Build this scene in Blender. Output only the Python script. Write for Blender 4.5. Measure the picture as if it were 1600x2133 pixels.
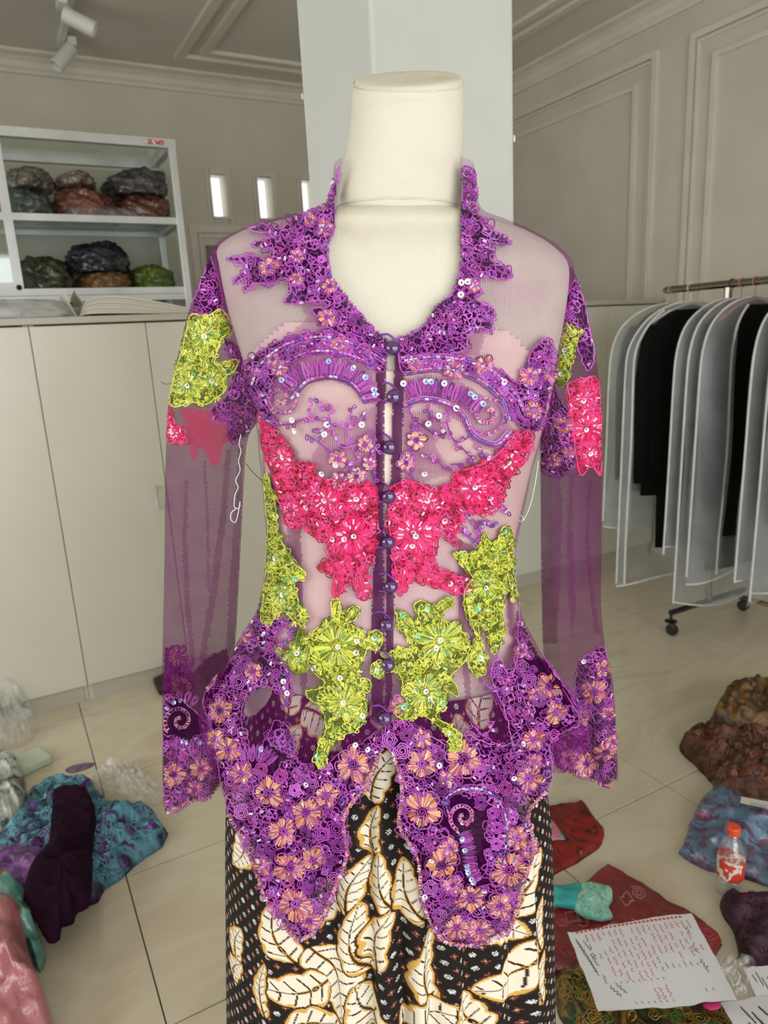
import bpy, bmesh, math, random
import numpy as np
from mathutils import Vector, Matrix
from mathutils.bvhtree import BVHTree
RNG = np.random.default_rng(7); random.seed(7)
for o in list(bpy.data.objects): bpy.data.objects.remove(o)
SC = bpy.context.scene; COL = SC.collection
PI = math.pi

# ------------------------------------------------------------------ camera
H = 1.37                                   # eye height, m
FPX, PITCH, ROLL, YAW = 1478., .24134, -.05249, 1.07934
_c, _s = math.cos, math.sin
def c2w_dir(v): return np.array([v[0]*_s(YAW)+v[1]*_c(YAW), -v[0]*_c(YAW)+v[1]*_s(YAW), v[2]])
_F = np.array([0, _c(PITCH), -_s(PITCH)]); _u = np.array([0, _s(PITCH), _c(PITCH)]); _x = np.array([1., 0, 0])
CX = _c(ROLL)*_x+_s(ROLL)*_u; CU = -_s(ROLL)*_x+_c(ROLL)*_u; CF = _F       # camera axes, camera frame (x right, y ahead, z up)
WX, WU, WF = c2w_dir(CX), c2w_dir(CU), c2w_dir(CF)
EYE = np.array([0, 0, H])
cam = bpy.data.cameras.new('camera'); camo = bpy.data.objects.new('camera', cam); COL.objects.link(camo)
cam.sensor_fit = 'VERTICAL'; cam.sensor_height = 24.; cam.lens = 24*FPX/2133; cam.clip_start = .02
m = Matrix.Identity(4)
for i in range(3): m[i][0], m[i][1], m[i][2], m[i][3] = WX[i], WU[i], -WF[i], EYE[i]
camo.matrix_world = m; SC.camera = camo
cam.dof.use_dof = True; cam.dof.focus_distance = .80; cam.dof.aperture_fstop = 5.5
# ------------------------------------------------------------------ world, lights, exposure
w = bpy.data.worlds.new('world'); SC.world = w; w.use_nodes = True
bg = w.node_tree.nodes['Background']; bg.inputs[0].default_value = (.93, .97, 1, 1); bg.inputs[1].default_value = 2.2
def area(name, loc, rot, sx, sy, e, col):
    l = bpy.data.lights.new(name, 'AREA'); l.shape = 'RECTANGLE'; l.size = sx; l.size_y = sy; l.energy = e; l.color = col
    o = bpy.data.objects.new(name, l); COL.objects.link(o); o.location = loc; o.rotation_euler = rot; return o
area('daylight_shopfront', (.45, -2.17, 1.30), (PI/2, 0, 0), 3.3, 2.2, 46, (1, .995, .98))
area('daylight_side_window', (-2.57, 1.6, 1.62), (PI/2, 0, -PI/2), 3.2, 1.45, 33, (1, .995, .98))
fl = bpy.data.lights.new('phone_flash', 'POINT'); fl.energy = 3.3; fl.shadow_soft_size = .012; fl.color = (1, .995, .985)
flo = bpy.data.objects.new('phone_flash', fl); COL.objects.link(flo); flo.location = EYE + WU*.045 + WX*.012 + WF*.01
vs = SC.view_settings; vs.view_transform = 'Standard'; vs.look = 'None'; vs.gamma = 1; vs.exposure = -0.12; vs.use_curve_mapping = False

# ------------------------------------------------------------------ pixel geometry (reference frame 1600 x 2133)
def ray_c(px, py): return CF+(px-800)/FPX*CX-(py-1066.5)/FPX*CU
def ray_w(px, py): return WF+(px-800)/FPX*WX-(py-1066.5)/FPX*WU
def PC(px, py, D): d = ray_c(px, py); return d*(D/d[1])+EYE
def PZ(px, py, z): d = ray_w(px, py); return d*((z-H)/d[2])+EYE
def PYW(px, py, Y): d = ray_w(px, py); return d*(Y/d[1])+EYE
def PXW(px, py, X): d = ray_w(px, py); return d*(X/d[0])+EYE

# ------------------------------------------------------------------ helpers
def lin(r, g, b):
    f = lambda c: (c/255/12.92) if c/255 <= .04045 else ((c/255+.055)/1.055)**2.4
    return (f(r), f(g), f(b), 1)
WM = {}
def link(o, parent=None):
    COL.objects.link(o)
    if parent is not None: o.parent = parent
    return o
def tag(o, label, cat, group=None, kind=None):
    if label: o['label'] = label
    if cat: o['category'] = cat
    if group: o['group'] = group
    if kind: o['kind'] = kind
    return o
def thing(name, label, cat, loc=(0, 0, 0), rotz=0., group=None, kind=None):
    o = bpy.data.objects.new(name, None); link(o); o.location = loc; o.rotation_euler = (0, 0, rotz); o.empty_display_size = .05
    M = np.array(Matrix.Translation(loc) @ Matrix.Rotation(rotz, 4, 'Z')); WM[o.name] = np.linalg.inv(M)
    if kind == 'structure': o['kind'] = kind; 
    if label: o['label'] = label
    if cat: o['category'] = cat
    if group: o['group'] = group
    return o
def mk(name, V, F, mat=None, parent=None, smooth=False, col=None, world=True, loc=None, uv=None):
    """one mesh object; V in world space (converted to the parent's space)"""
    V = np.asarray(V, dtype=np.float64).reshape(-1, 3)
    if parent is not None and world and parent.name in WM:
        M = WM[parent.name]; V = V @ M[:3, :3].T + M[:3, 3]
    me = bpy.data.meshes.new(name)
    if isinstance(F, np.ndarray):
        nf, k = F.shape
        me.vertices.add(len(V)); me.vertices.foreach_set('co', V.astype(np.float32).ravel())
        me.loops.add(nf*k); me.loops.foreach_set('vertex_index', F.astype(np.int32).ravel())
        me.polygons.add(nf); me.polygons.foreach_set('loop_start', np.arange(0, nf*k, k, dtype=np.int32))
        me.update(calc_edges=True)
    else:
        me.from_pydata(V.tolist(), [], F); me.update()
    if col is not None:
        a = me.color_attributes.new('Col', 'FLOAT_COLOR', 'POINT'); a.data.foreach_set('color', np.asarray(col, dtype=np.float32).ravel())
    if uv is not None:
        a = me.attributes.new('fab', 'FLOAT_VECTOR', 'POINT'); a.data.foreach_set('vector', np.asarray(uv, dtype=np.float32).ravel())
    if smooth: me.polygons.foreach_set('use_smooth', np.ones(len(me.polygons), dtype=bool))
    for mm in (mat if isinstance(mat, (list, tuple)) else [mat]):
        if mm: me.materials.append(mm)
    o = bpy.data.objects.new(name, me); link(o, parent)
    if parent is not None and parent.name in WM: WM[o.name] = WM[parent.name]
    if loc is not None: o.location = loc
    return o
def box(x0, x1, y0, y1, z0, z1):
    V = [(x, y, z) for z in (z0, z1) for y in (y0, y1) for x in (x0, x1)]
    return V, [(0, 2, 3, 1), (4, 5, 7, 6), (0, 1, 5, 4), (2, 6, 7, 3), (0, 4, 6, 2), (1, 3, 7, 5)]
def bbox(x0, x1, y0, y1, z0, z1, b=.002, seg=1):
    bm = bmesh.new(); V, F = box(x0, x1, y0, y1, z0, z1)
    vs_ = [bm.verts.new(v) for v in V]
    for f in F: bm.faces.new([vs_[i] for i in f])
    bmesh.ops.bevel(bm, geom=list(bm.edges), offset=b, segments=seg, affect='EDGES', profile=.5)
    bm.verts.index_update(); V = [tuple(v.co) for v in bm.verts]; F = [tuple(v.index for v in f.verts) for f in bm.faces]; bm.free(); return V, F
def join(*parts):
    V, F = [], []
    for v, f in parts:
        n = len(V); V += [tuple(p) for p in v]; F += [tuple(int(i)+n for i in q) for q in f]
    return V, F
def tube(P, r, n=8, closed=False, cap=True):
    P = np.asarray(P, float); N = len(P); r = np.broadcast_to(np.asarray(r, float), (N,))
    T = np.gradient(P, axis=0) if not closed else (np.roll(P, -1, 0)-np.roll(P, 1, 0))
    T /= np.linalg.norm(T, axis=1)[:, None]+1e-12
    up = np.array([0, 0, 1.]) if abs(T[0][2]) < .9 else np.array([1., 0, 0])
    V = []; a0 = None
    for i in range(N):
        if a0 is None: s = np.cross(T[i], up)
        else: s = a0-T[i]*(a0@T[i])
        s /= np.linalg.norm(s)+1e-12; a0 = s; b = np.cross(T[i], s)
        for k in range(n):
            t = 2*PI*k/n; V.append(tuple(P[i]+r[i]*(math.cos(t)*s+math.sin(t)*b)))
    F = []
    for i in range(N if closed else N-1):
        j = (i+1) % N
        for k in range(n): F.append((i*n+k, i*n+(k+1) % n, j*n+(k+1) % n, j*n+k))
    if cap and not closed: F.append(tuple(range(n))[::-1]); F.append(tuple((N-1)*n+k for k in range(n)))
    return V, F
def lathe(prof, n=24, c=(0, 0, 0), axis=None):
    V, F = [], []
    for (r, z) in prof:
        for k in range(n): t = 2*PI*k/n; V.append((r*math.cos(t), r*math.sin(t), z))
    for i in range(len(prof)-1):
        for k in range(n): F.append((i*n+k, i*n+(k+1) % n, (i+1)*n+(k+1) % n, (i+1)*n+k))
    F.append(tuple(range(n))[::-1]); F.append(tuple((len(prof)-1)*n+k for k in range(n)))
    V = np.array(V)
    if axis is not None:
        a = np.asarray(axis, float); a /= np.linalg.norm(a); h = np.array([1., 0, 0]) if abs(a[0]) < .9 else np.array([0, 1., 0])
        e1 = np.cross(a, h); e1 /= np.linalg.norm(e1); e2 = np.cross(a, e1); V = V[:, :1]*e1+V[:, 1:2]*e2+V[:, 2:]*a
    return (V+np.asarray(c)).tolist(), F
def smooth_poly(P, n, closed=True):
    """Catmull-Rom resample to n points"""
    P = np.asarray(P, float); N = len(P)
    t = np.linspace(0, N if closed else N-1, n, endpoint=not closed); i = np.floor(t).astype(int); f = (t-i)[:, None]
    if closed: g = lambda k: P[(i+k) % N]
    else: g = lambda k: P[np.clip(i+k, 0, N-1)]
    p0, p1, p2, p3 = g(-1), g(0), g(1), g(2)
    return .5*((2*p1)+(-p0+p2)*f+(2*p0-5*p1+4*p2-p3)*f**2+(-p0+3*p1-3*p2+p3)*f**3)
def inpoly(pts, poly):
    x, y = pts[:, 0], pts[:, 1]; poly = np.asarray(poly, float); r = np.zeros(len(pts), bool); n = len(poly); j = n-1
    for i in range(n):
        xi, yi = poly[i]; xj, yj = poly[j]
        with np.errstate(divide='ignore', invalid='ignore'):
            r ^= ((yi > y) != (yj > y)) & (x < (xj-xi)*(y-yi)/(yj-yi+1e-12)+xi)
        j = i
    return r
_nk = RNG.normal(size=(24, 3)); _np = RNG.uniform(0, 6.28, 24)
def snoise(P, scale, oct_=3):
    """cheap smooth noise in -1..1: sums of skewed sines"""
    P = np.asarray(P, float)*scale; r = 0; a = 1.; tot = 0
    for o in range(oct_):
        for k in range(4):
            q = _nk[(o*4+k) % 24]; r = r+a*np.sin(P @ q[:P.shape[-1]]*(1.9**o)*1.6+_np[(o*4+k) % 24]+.7*np.sin(P @ _nk[(o*4+k+7) % 24][:P.shape[-1]]*(1.9**o)))
        tot += a*2; a *= .55
    return r/tot

def ridge(P, scale): return 1-2.2*np.abs(snoise(P, scale, 2))
# ------------------------------------------------------------------ materials
def mat(name, color=(.5, .5, .5, 1), rough=.6, metal=0., spec=.5, coat=0., sheen=0., trans=0., emit=None, es=1.):
    m = bpy.data.materials.new(name); m.use_nodes = True; b = m.node_tree.nodes['Principled BSDF']
    b.inputs['Base Color'].default_value = color; b.inputs['Roughness'].default_value = rough; b.inputs['Metallic'].default_value = metal
    b.inputs['Specular IOR Level'].default_value = spec; b.inputs['Coat Weight'].default_value = coat; b.inputs['Coat Roughness'].default_value = .12
    b.inputs['Sheen Weight'].default_value = sheen; b.inputs['Transmission Weight'].default_value = trans
    return m
def nd(m, t, **kw):
    n = m.node_tree.nodes.new(t)
    for k, v in kw.items():
        if k in n.inputs: n.inputs[k].default_value = v
        else: setattr(n, k, v)
    return n
def lk(m, a, b): m.node_tree.links.new(a, b)
def ramp(m, fac, stops, interp='LINEAR'):
    r = nd(m, 'ShaderNodeValToRGB'); r.color_ramp.interpolation = interp; e = r.color_ramp.elements
    while len(e) < len(stops): e.new(.5)
    for k, (p, c) in enumerate(stops): e[k].position = p; e[k].color = c
    lk(m, fac, r.inputs[0]); return r.outputs[0]
def add_bump(m, scale, strength, dist=.002, detail=4, kind='noise', coord='Object'):
    b = m.node_tree.nodes['Principled BSDF']; tc = nd(m, 'ShaderNodeTexCoord')
    n = nd(m, 'ShaderNodeTexNoise', Scale=scale, Detail=detail) if kind == 'noise' else nd(m, 'ShaderNodeTexVoronoi', Scale=scale)
    lk(m, tc.outputs[coord], n.inputs['Vector']); bu = nd(m, 'ShaderNodeBump', Strength=strength, Distance=dist)
    lk(m, n.outputs[0], bu.inputs['Height']); lk(m, bu.outputs[0], b.inputs['Normal']); return n
def noisy(name, stops, scale, rough=.6, detail=3, bump=0., bscale=None, coat=0., sheen=0., spec=.5, dist=.003, distortion=0., interp='LINEAR', vor=False):
    m = mat(name, rough=rough, coat=coat, sheen=sheen, spec=spec); tc = nd(m, 'ShaderNodeTexCoord')
    if vor: n = nd(m, 'ShaderNodeTexVoronoi', Scale=scale); src = n.outputs['Color']
    else: n = nd(m, 'ShaderNodeTexNoise', Scale=scale, Detail=detail, Distortion=distortion); src = n.outputs[0]
    lk(m, tc.outputs['Object'], n.inputs['Vector'])
    lk(m, ramp(m, src, stops, interp), m.node_tree.nodes['Principled BSDF'].inputs['Base Color'])
    if bump: add_bump(m, bscale or scale*3, bump, dist)
    return m
def vcol(name, rough=.5, sheen=0., spec=.5, coat=0., metal=0.):
    m = mat(name, rough=rough, sheen=sheen, spec=spec, coat=coat, metal=metal); a = nd(m, 'ShaderNodeVertexColor', layer_name='Col')
    lk(m, a.outputs[0], m.node_tree.nodes['Principled BSDF'].inputs['Base Color']); return m
def film(name, gloss=.12, rough=.12, tint=(1, 1, 1, 1), bump=.6, bscale=40, haze=0.):
    m = bpy.data.materials.new(name); m.use_nodes = True; nt = m.node_tree; nt.nodes.clear()
    out = nt.nodes.new('ShaderNodeOutputMaterial'); t = nd(m, 'ShaderNodeBsdfTransparent', Color=tint); g = nd(m, 'ShaderNodeBsdfGlossy', Roughness=rough)
    g.inputs['Color'].default_value = (1, 1, 1, 1); mx = nd(m, 'ShaderNodeMixShader'); mx.inputs[0].default_value = gloss
    tc = nd(m, 'ShaderNodeTexCoord'); n = nd(m, 'ShaderNodeTexNoise', Scale=bscale, Detail=5.); lk(m, tc.outputs['Object'], n.inputs['Vector'])
    bu = nd(m, 'ShaderNodeBump', Strength=bump, Distance=.01); lk(m, n.outputs[0], bu.inputs['Height']); lk(m, bu.outputs[0], g.inputs['Normal'])
    lk(m, t.outputs[0], mx.inputs[1]); lk(m, g.outputs[0], mx.inputs[2]); last = mx.outputs[0]
    if haze:
        d = nd(m, 'ShaderNodeBsdfDiffuse', Color=(.85, .87, .88, 1)); m2 = nd(m, 'ShaderNodeMixShader'); m2.inputs[0].default_value = haze
        lk(m, last, m2.inputs[1]); lk(m, d.outputs[0], m2.inputs[2]); last = m2.outputs[0]
    lk(m, last, out.inputs[0]); return m
def sheer(name, color, a_lo, a_hi, period, axis=0, trl=.3):
    """thin netting: threads with gaps between them"""
    m = bpy.data.materials.new(name); m.use_nodes = True; nt = m.node_tree; nt.nodes.clear()
    out = nt.nodes.new('ShaderNodeOutputMaterial'); t = nd(m, 'ShaderNodeBsdfTransparent'); d = nd(m, 'ShaderNodeBsdfDiffuse', Color=color)
    tl = nd(m, 'ShaderNodeBsdfTranslucent', Color=color); md = nd(m, 'ShaderNodeMixShader'); md.inputs[0].default_value = trl
    lk(m, d.outputs[0], md.inputs[1]); lk(m, tl.outputs[0], md.inputs[2])
    at = nd(m, 'ShaderNodeAttribute', attribute_name='fab'); sp = nd(m, 'ShaderNodeSeparateXYZ'); lk(m, at.outputs['Vector'], sp.inputs[0])
    mu = nd(m, 'ShaderNodeMath', operation='MULTIPLY'); mu.inputs[1].default_value = 2*PI/period; lk(m, sp.outputs[axis], mu.inputs[0])
    si = nd(m, 'ShaderNodeMath', operation='SINE'); lk(m, mu.outputs[0], si.inputs[0])
    n = nd(m, 'ShaderNodeTexNoise', Scale=26., Detail=2.); lk(m, at.outputs['Vector'], n.inputs['Vector'])
    mr = nd(m, 'ShaderNodeMapRange'); mr.inputs['From Min'].default_value = -1.; mr.inputs['From Max'].default_value = 1.; mr.inputs['To Min'].default_value = a_lo; mr.inputs['To Max'].default_value = a_hi
    lk(m, si.outputs[0], mr.inputs['Value'])
    ad = nd(m, 'ShaderNodeMath', operation='MULTIPLY_ADD'); ad.inputs[1].default_value = .22; lk(m, n.outputs[0], ad.inputs[0])
    sb = nd(m, 'ShaderNodeMath', operation='SUBTRACT'); sb.inputs[1].default_value = .11; lk(m, mr.outputs[0], sb.inputs[0]); lk(m, sb.outputs[0], ad.inputs[2])
    mx = nd(m, 'ShaderNodeMixShader'); lk(m, ad.outputs[0], mx.inputs[0]); lk(m, t.outputs[0], mx.inputs[1]); lk(m, md.outputs[0], mx.inputs[2]); lk(m, mx.outputs[0], out.inputs[0])
    return m

M_wall = noisy('wall_paint', [(.3, lin(206, 199, 184)), (.7, lin(216, 210, 196))], 3., rough=.75, bump=.08, bscale=160)
M_ceil = noisy('ceiling_paint', [(.3, lin(214, 209, 196)), (.7, lin(222, 218, 206))], 2., rough=.85)
M_trim = noisy('trim_paint', [(.3, lin(214, 208, 194)), (.7, lin(224, 219, 206))], 5., rough=.6)
M_pillar = noisy('pillar_paint', [(.3, lin(190, 192, 188)), (.7, lin(199, 201, 197))], 4., rough=.55, bump=.05, bscale=90)
M_grout = mat('grout', lin(120, 105, 82), .9)
def tile_mat():
    m = mat('polished_tile', rough=.13, spec=.5); b = m.node_tree.nodes['Principled BSDF']
    g = nd(m, 'ShaderNodeNewGeometry'); mp = nd(m, 'ShaderNodeMapping'); mp.inputs['Scale'].default_value = (1, 2.2, 1); mp.inputs['Rotation'].default_value = (0, 0, .5); lk(m, g.outputs['Position'], mp.inputs[0])
    n = nd(m, 'ShaderNodeTexNoise', Scale=2.2, Detail=7., Distortion=1.2); lk(m, mp.outputs[0], n.inputs['Vector'])
    lk(m, ramp(m, n.outputs[0], [(.3, lin(194, 182, 157)), (.5, lin(210, 200, 177)), (.62, lin(204, 193, 169)), (.75, lin(220, 212, 190))]), b.inputs['Base Color'])
    n2 = nd(m, 'ShaderNodeTexNoise', Scale=9., Detail=3.); lk(m, g.outputs['Position'], n2.inputs['Vector'])
    lk(m, ramp(m, n2.outputs[0], [(.3, (.10, .10, .10, 1)), (.7, (.22, .22, .22, 1))]), b.inputs['Roughness']); return m
M_tile = tile_mat()
M_lam = noisy('white_laminate', [(.3, lin(210, 208, 193)), (.7, lin(216, 214, 200))], 2., rough=.28, spec=.45)
M_lamedge = mat('laminate_edge', lin(188, 185, 170), .4)
M_dark = mat('dark_gap', lin(30, 28, 26), .9)
M_alu = noisy('brushed_aluminium', [(.3, lin(190, 192, 190)), (.7, lin(208, 210, 208))], 8., rough=.38)
M_alu.node_tree.nodes['Principled BSDF'].inputs['Metallic'].default_value = .35
M_black = noisy('black_plastic', [(.3, lin(20, 20, 20)), (.7, lin(30, 29, 28))], 12., rough=.4)
M_chrome = mat('chrome_tube', lin(150, 142, 130), .22, metal=1.)
M_glass = film('clear_glass', gloss=.12, rough=.02, tint=(.90, .95, .93, 1), bump=0.)
M_pane = film('window_glass', gloss=.06, rough=.02, tint=(1, 1, 1, 1), bump=0.)
M_whiteplast = noisy('white_lamp_housing', [(.3, lin(222, 220, 212)), (.7, lin(230, 228, 222))], 9., rough=.4)
M_film = film('clear_plastic_film', gloss=.07, rough=.12, bump=.9, bscale=34, haze=.012)
M_film2 = film('crumpled_plastic_film', gloss=.10, rough=.08, bump=1., bscale=50, haze=.03)

# ================================================================== ROOM
XR, YB, XL, YF, ZC = 3.42, 4.865, -2.6, -2.2, 3.01
floor = mk('floor', *box(XL, XR, YF, YB, -.08, -.012), M_grout); floor['kind'] = 'structure'
cache = {}
xs = [XL]+[.112+.5*k for k in range(-5, 7) if XL+.02 < .112+.5*k < XR-.02]+[XR]
ys = [YF]+[1.283+.5*k for k in range(-6, 8) if YF+.02 < 1.283+.5*k < YB-.02]+[YB]
for i in range(len(xs)-1):
    for j in range(len(ys)-1):
        wx, wy = xs[i+1]-xs[i]-.003, ys[j+1]-ys[j]-.003; k = (round(wx, 3), round(wy, 3))
        if k not in cache:
            o = mk('tile', *bbox(-wx/2, wx/2, -wy/2, wy/2, -.0119, 0, .0012), M_tile, floor); cache[k] = o.data
        else: o = bpy.data.objects.new('tile', cache[k]); link(o, floor)
        o.location = ((xs[i]+xs[i+1])/2, (ys[j]+ys[j+1])/2, 0)
def holed_wall(u0, u1, z0, z1, holes):
    """rectangles tiling the wall around rectangular holes (u, z)"""
    us = sorted({u0, u1}|{h[0] for h in holes}|{h[1] for h in holes}); zs = sorted({z0, z1}|{h[2] for h in holes}|{h[3] for h in holes}); out = []
    for a, b in zip(us[:-1], us[1:]):
        run = None
        for c, d in zip(zs[:-1], zs[1:]):
            solid = not any(h[0] <= a and b <= h[1] and h[2] <= c and d <= h[3] for h in holes)
            if solid: run = (run[0], d) if run else (c, d)
            elif run: out.append((a, b)+run); run = None
        if run: out.append((a, b)+run)
    return out
WINS = [(1.455, 1.560, 2.185, 2.452), (1.771, 1.876, 2.185, 2.452), (2.087, 2.192, 2.185, 2.452)]
bw = holed_wall(XL-.15, XR+.15, -.08, ZC+.1, WINS)
o = mk('wall_back', *join(*[box(a, b, YB, YB+.14, c, d) for a, b, c, d in bw]), M_wall); o['kind'] = 'structure'
o = mk('wall_right', *box(XR, XR+.14, YF-.14, YB, -.08, ZC+.1), M_wall); o['kind'] = 'structure'
lw = holed_wall(YF-.14, YB, -.08, ZC+.1, [(0., 3.2, .9, 2.35)])
o = mk('wall_left', *join(*[box(XL-.14, XL, a, b, c, d) for a, b, c, d in lw]), M_wall); o['kind'] = 'structure'
fw = holed_wall(XL, XR, -.08, ZC+.1, [(-1.25, 2.15, 0., 2.45)])
o = mk('wall_front', *join(*[box(a, b, YF-.14, YF, c, d) for a, b, c, d in fw]), M_wall); o['kind'] = 'structure'
o = mk('ceiling', *box(XL, XR, YF, YB, ZC, ZC+.1), M_ceil); o['kind'] = 'structure'
# slot windows
for k, (a, b, c, d) in enumerate(WINS):
    t = thing('window_%d' % (k+1), None, None, ((a+b)/2, YB, c), kind='structure'); t['kind'] = 'structure'
    fr = []
    for (p, q, e) in ((.028, .012, 0), (.012, .03, .014)):
        fr += [box(a-p, a+.004-e*.2, YB-.012-e, YB+q, c-p, d+p), box(b-.004+e*.2, b+p, YB-.012-e, YB+q, c-p, d+p), box(a, b, YB-.012-e, YB+q, d-.004, d+p), box(a, b, YB-.012-e, YB+q, c-p, c+.004)]
    mk('window_frame', *join(*fr), M_trim, t); mk('pane', *box(a+.004, b-.004, YB+.06, YB+.064, c+.004, d-.004), M_pane, t)
# grey-framed panel opening further down the back wall and its moulding
def frame_y(u0, u1, z0, z1, wd, dp, Y): return join(box(u0, u1, Y-dp, Y, z1-wd, z1), box(u0, u0+wd, Y-dp, Y, z0, z1-wd), box(u1-wd, u1, Y-dp, Y, z0, z1-wd), box(u0+wd, u1-wd, Y-dp, Y, z0, z0+wd))
def frame_x(u0, u1, z0, z1, wd, dp, X): return join(box(X-dp, X, u0, u1, z1-wd, z1), box(X-dp, X, u0, u0+wd, z0, z1-wd), box(X-dp, X, u1-wd, u1, z0, z1-wd), box(X-dp, X, u0+wd, u1-wd, z0, z0+wd))
TR = 0
def trim(V, F, m=None):
    global TR; TR += 1; o = mk('trim_%d' % TR, V, F, m or M_trim); o['kind'] = 'structure'; return o
trim(*frame_y(1.285, 3.2, .5, 2.135, .045, .016, YB)); trim(*frame_y(1.345, 3.14, .56, 2.08, .02, .01, YB))
trim(*frame_y(1.385, 3.10, .6, 2.01, .03, .02, YB), mat('grey_frame', lin(120, 122, 118), .5))
def cornice(axis):
    prof = [(0, 0), (.018, 0), (.018, .018), (.03, .03), (.04, .055), (.065, .075), (.10, .085), (.10, .10), (.0, .10)]
    V = []; n = len(prof)
    ends = ((XL, XR) if axis == 'y' else (YF, YB))
    for e in ends:
        for (p, q) in prof: V.append((e, YB-p, ZC-.10+q) if axis == 'y' else (XR-p, e, ZC-.10+q))
    F = [(i, (i+1) % n, n+(i+1) % n, n+i) for i in range(n)]; return V, F
trim(*cornice('y')); trim(*cornice('x'))
for (y0, y1) in ((3.0, 4.75), (1.05, 2.79), (-.9, .84)):
    trim(*frame_x(y0, y1, .35, 2.785, .03, .020, XR)); trim(*frame_x(y0+.04, y1-.04, .39, 2.745, .012, .012, XR)); trim(*frame_x(y0+.135, y1-.135, .485, 2.66, .026, .016, XR))
def frame_z(x0, x1, y0, y1, wd, dp): return join(box(x0, x1, y0, y0+wd, ZC-dp, ZC), box(x0, x1, y1-wd, y1, ZC-dp, ZC), box(x0, x0+wd, y0+wd, y1-wd, ZC-dp, ZC), box(x1-wd, x1, y0+wd, y1-wd, ZC-dp, ZC))
trim(*frame_z(1.235, 3.0, .6, 4.585, .05, .022)); trim(*frame_z(1.355, 2.885, .72, 4.475, .045, .02))
# pillar (square, stands behind the mannequin)
d = 1.36; k = PC(770, 0, d); P0 = c2w_dir(k-EYE)
pw = .305
V, F = bbox(P0[0], P0[0]+pw, P0[1], P0[1]+pw, -.0, ZC, .006, 2)
pil = mk('pillar', V, F, M_pillar); pil['kind'] = 'structure'
# chipped plaster nicks on the pillar's edges
for (x, y, z, s) in ((P0[0], P0[1], 2.02, .007), (P0[0], P0[1]+pw, 1.86, .007), (P0[0]+pw, P0[1], 1.73, .007)):
    bm = bmesh.new(); bmesh.ops.create_icosphere(bm, subdivisions=2, radius=1.)
    VV = np.array([v.co[:] for v in bm.verts])*(s*.35, s*.35, s)+np.array((x, y, z)); FF = [tuple(v.index for v in f.verts) for f in bm.faces]; bm.free()
    mk('plaster_chip', VV, FF, M_trim, pil, smooth=True)

# ================================================================== WARDROBES
YW, ZW = 2.891, 1.50
bounds = [-2.269, -1.461, -.653, .155, .963, 1.771, 2.579, 3.387]
wl = ['white laminate wardrobe unit farthest left along the row', 'second white laminate wardrobe unit from the left end', 'white wardrobe unit under the left end of the display case, plastic at its foot', 'white two-door wardrobe unit with the visible steel handle', 'white wardrobe unit seen between sleeve and blouse waist', 'white wardrobe unit seen right of the blouse waist beside the garment bags', 'white wardrobe unit behind the hanging garment bags']
def door_mesh(wd): return bbox(-wd/2, wd/2, -.009, .009, 0, ZW-.105, .0015)
dm = None
for i, (a, b) in enumerate(zip(bounds[:-1], bounds[1:])):
    t = thing('wardrobe', wl[i], 'wardrobe', ((a+b)/2, YW+.25, 0), group='white wardrobe units in a row')
    mk('body', *join(box(a+.001, a+.018, YW+.02, YW+.45, .0, ZW-.025), box(b-.018, b-.001, YW+.02, YW+.45, .0, ZW-.025), box(a+.018, b-.018, YW+.43, YW+.45, .07, ZW-.025), box(a+.018, b-.018, YW+.03, YW+.43, .07, .09)), M_lam, t)
    mk('plinth', *box(a+.018, b-.018, YW+.012, YW+.028, .0, .068), M_lamedge, t)
    mid = (a+b)/2
    for s, (p, q) in enumerate(((a, mid), (mid, b))):
        V, F = bbox(p+.0015, q-.0015, YW, YW+.018, .072, ZW-.03, .0015); dd = mk('door', V, F, M_lam, t)
        hx = q-.045 if s == 0 else p+.045
        if s == 0: mk('handle', *join(bbox(hx-.006, hx+.006, YW-.024, YW-.016, .745, .845, .002), box(hx-.004, hx+.004, YW-.017, YW, .752, .762), box(hx-.004, hx+.004, YW-.017, YW, .828, .838)), M_alu, dd)
o = mk('worktop', *bbox(bounds[0], bounds[-1], YW-.012, YW+.46, ZW-.024, ZW, .002), M_lamedge); tag(o, 'long pale worktop lying along the tops of the white wardrobes', 'worktop')

# ================================================================== DISPLAY CASE (aluminium and glass, behind the wardrobes)
x0, x1, y0, y1 = -1.35, .882, 3.40, 3.83; zt = 2.255
t = thing('display_case', 'aluminium and glass display case with packed clothes, behind the left wardrobes', 'display case', ((x0+x1)/2, (y0+y1)/2, 0))
p = .032
for (x, y) in ((x0, y0), (x1-p, y0), (x0, y1-p), (x1-p, y1-p)): mk('post', *bbox(x, x+p, y, y+p, 0, zt-p, .003), M_alu, t)
def rails(z, hh, name):
    for V in (box(x0, x1, y0, y0+p, z-hh, z), box(x0, x1, y1-p, y1, z-hh, z), box(x1-p, x1, y0+p, y1-p, z-hh, z), box(x0, x0+p, y0+p, y1-p, z-hh, z)): mk(name, *V, M_alu, t)
rails(zt, .036, 'top_rail'); mk('top_pane', *box(x0+.01, x1-.01, y0+.01, y1-.01, zt-.012, zt-.008), M_glass, t)
for z in (1.935, 1.64):
    for V in (box(x0+p, x1-p, y0+.006, y0+p, z-.028, z), box(x0+p, x1-p, y1-p, y1-.004, z-.028, z), box(x1-p, x1-.004, y0+p, y1-p, z-.028, z)): mk('shelf_rail', *V, M_alu, t)
    mk('shelf', *box(x0+p, x1-p, y0+p, y1-p, z-.006, z), M_glass if z > 1.8 else M_alu, t)
mk('bottom_rail', *box(x0+p, x1-p, y0+.004, y0+p, 1.585, 1.61), M_alu, t)
mk('base', *box(x0+.01, x1-.01, y0+.01, y1-.01, .05, .35), M_alu, t)
mk('side_pane', *box(x1-.018, x1-.013, y0+p, y1-p, .35, zt-.05), M_glass, t)
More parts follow.
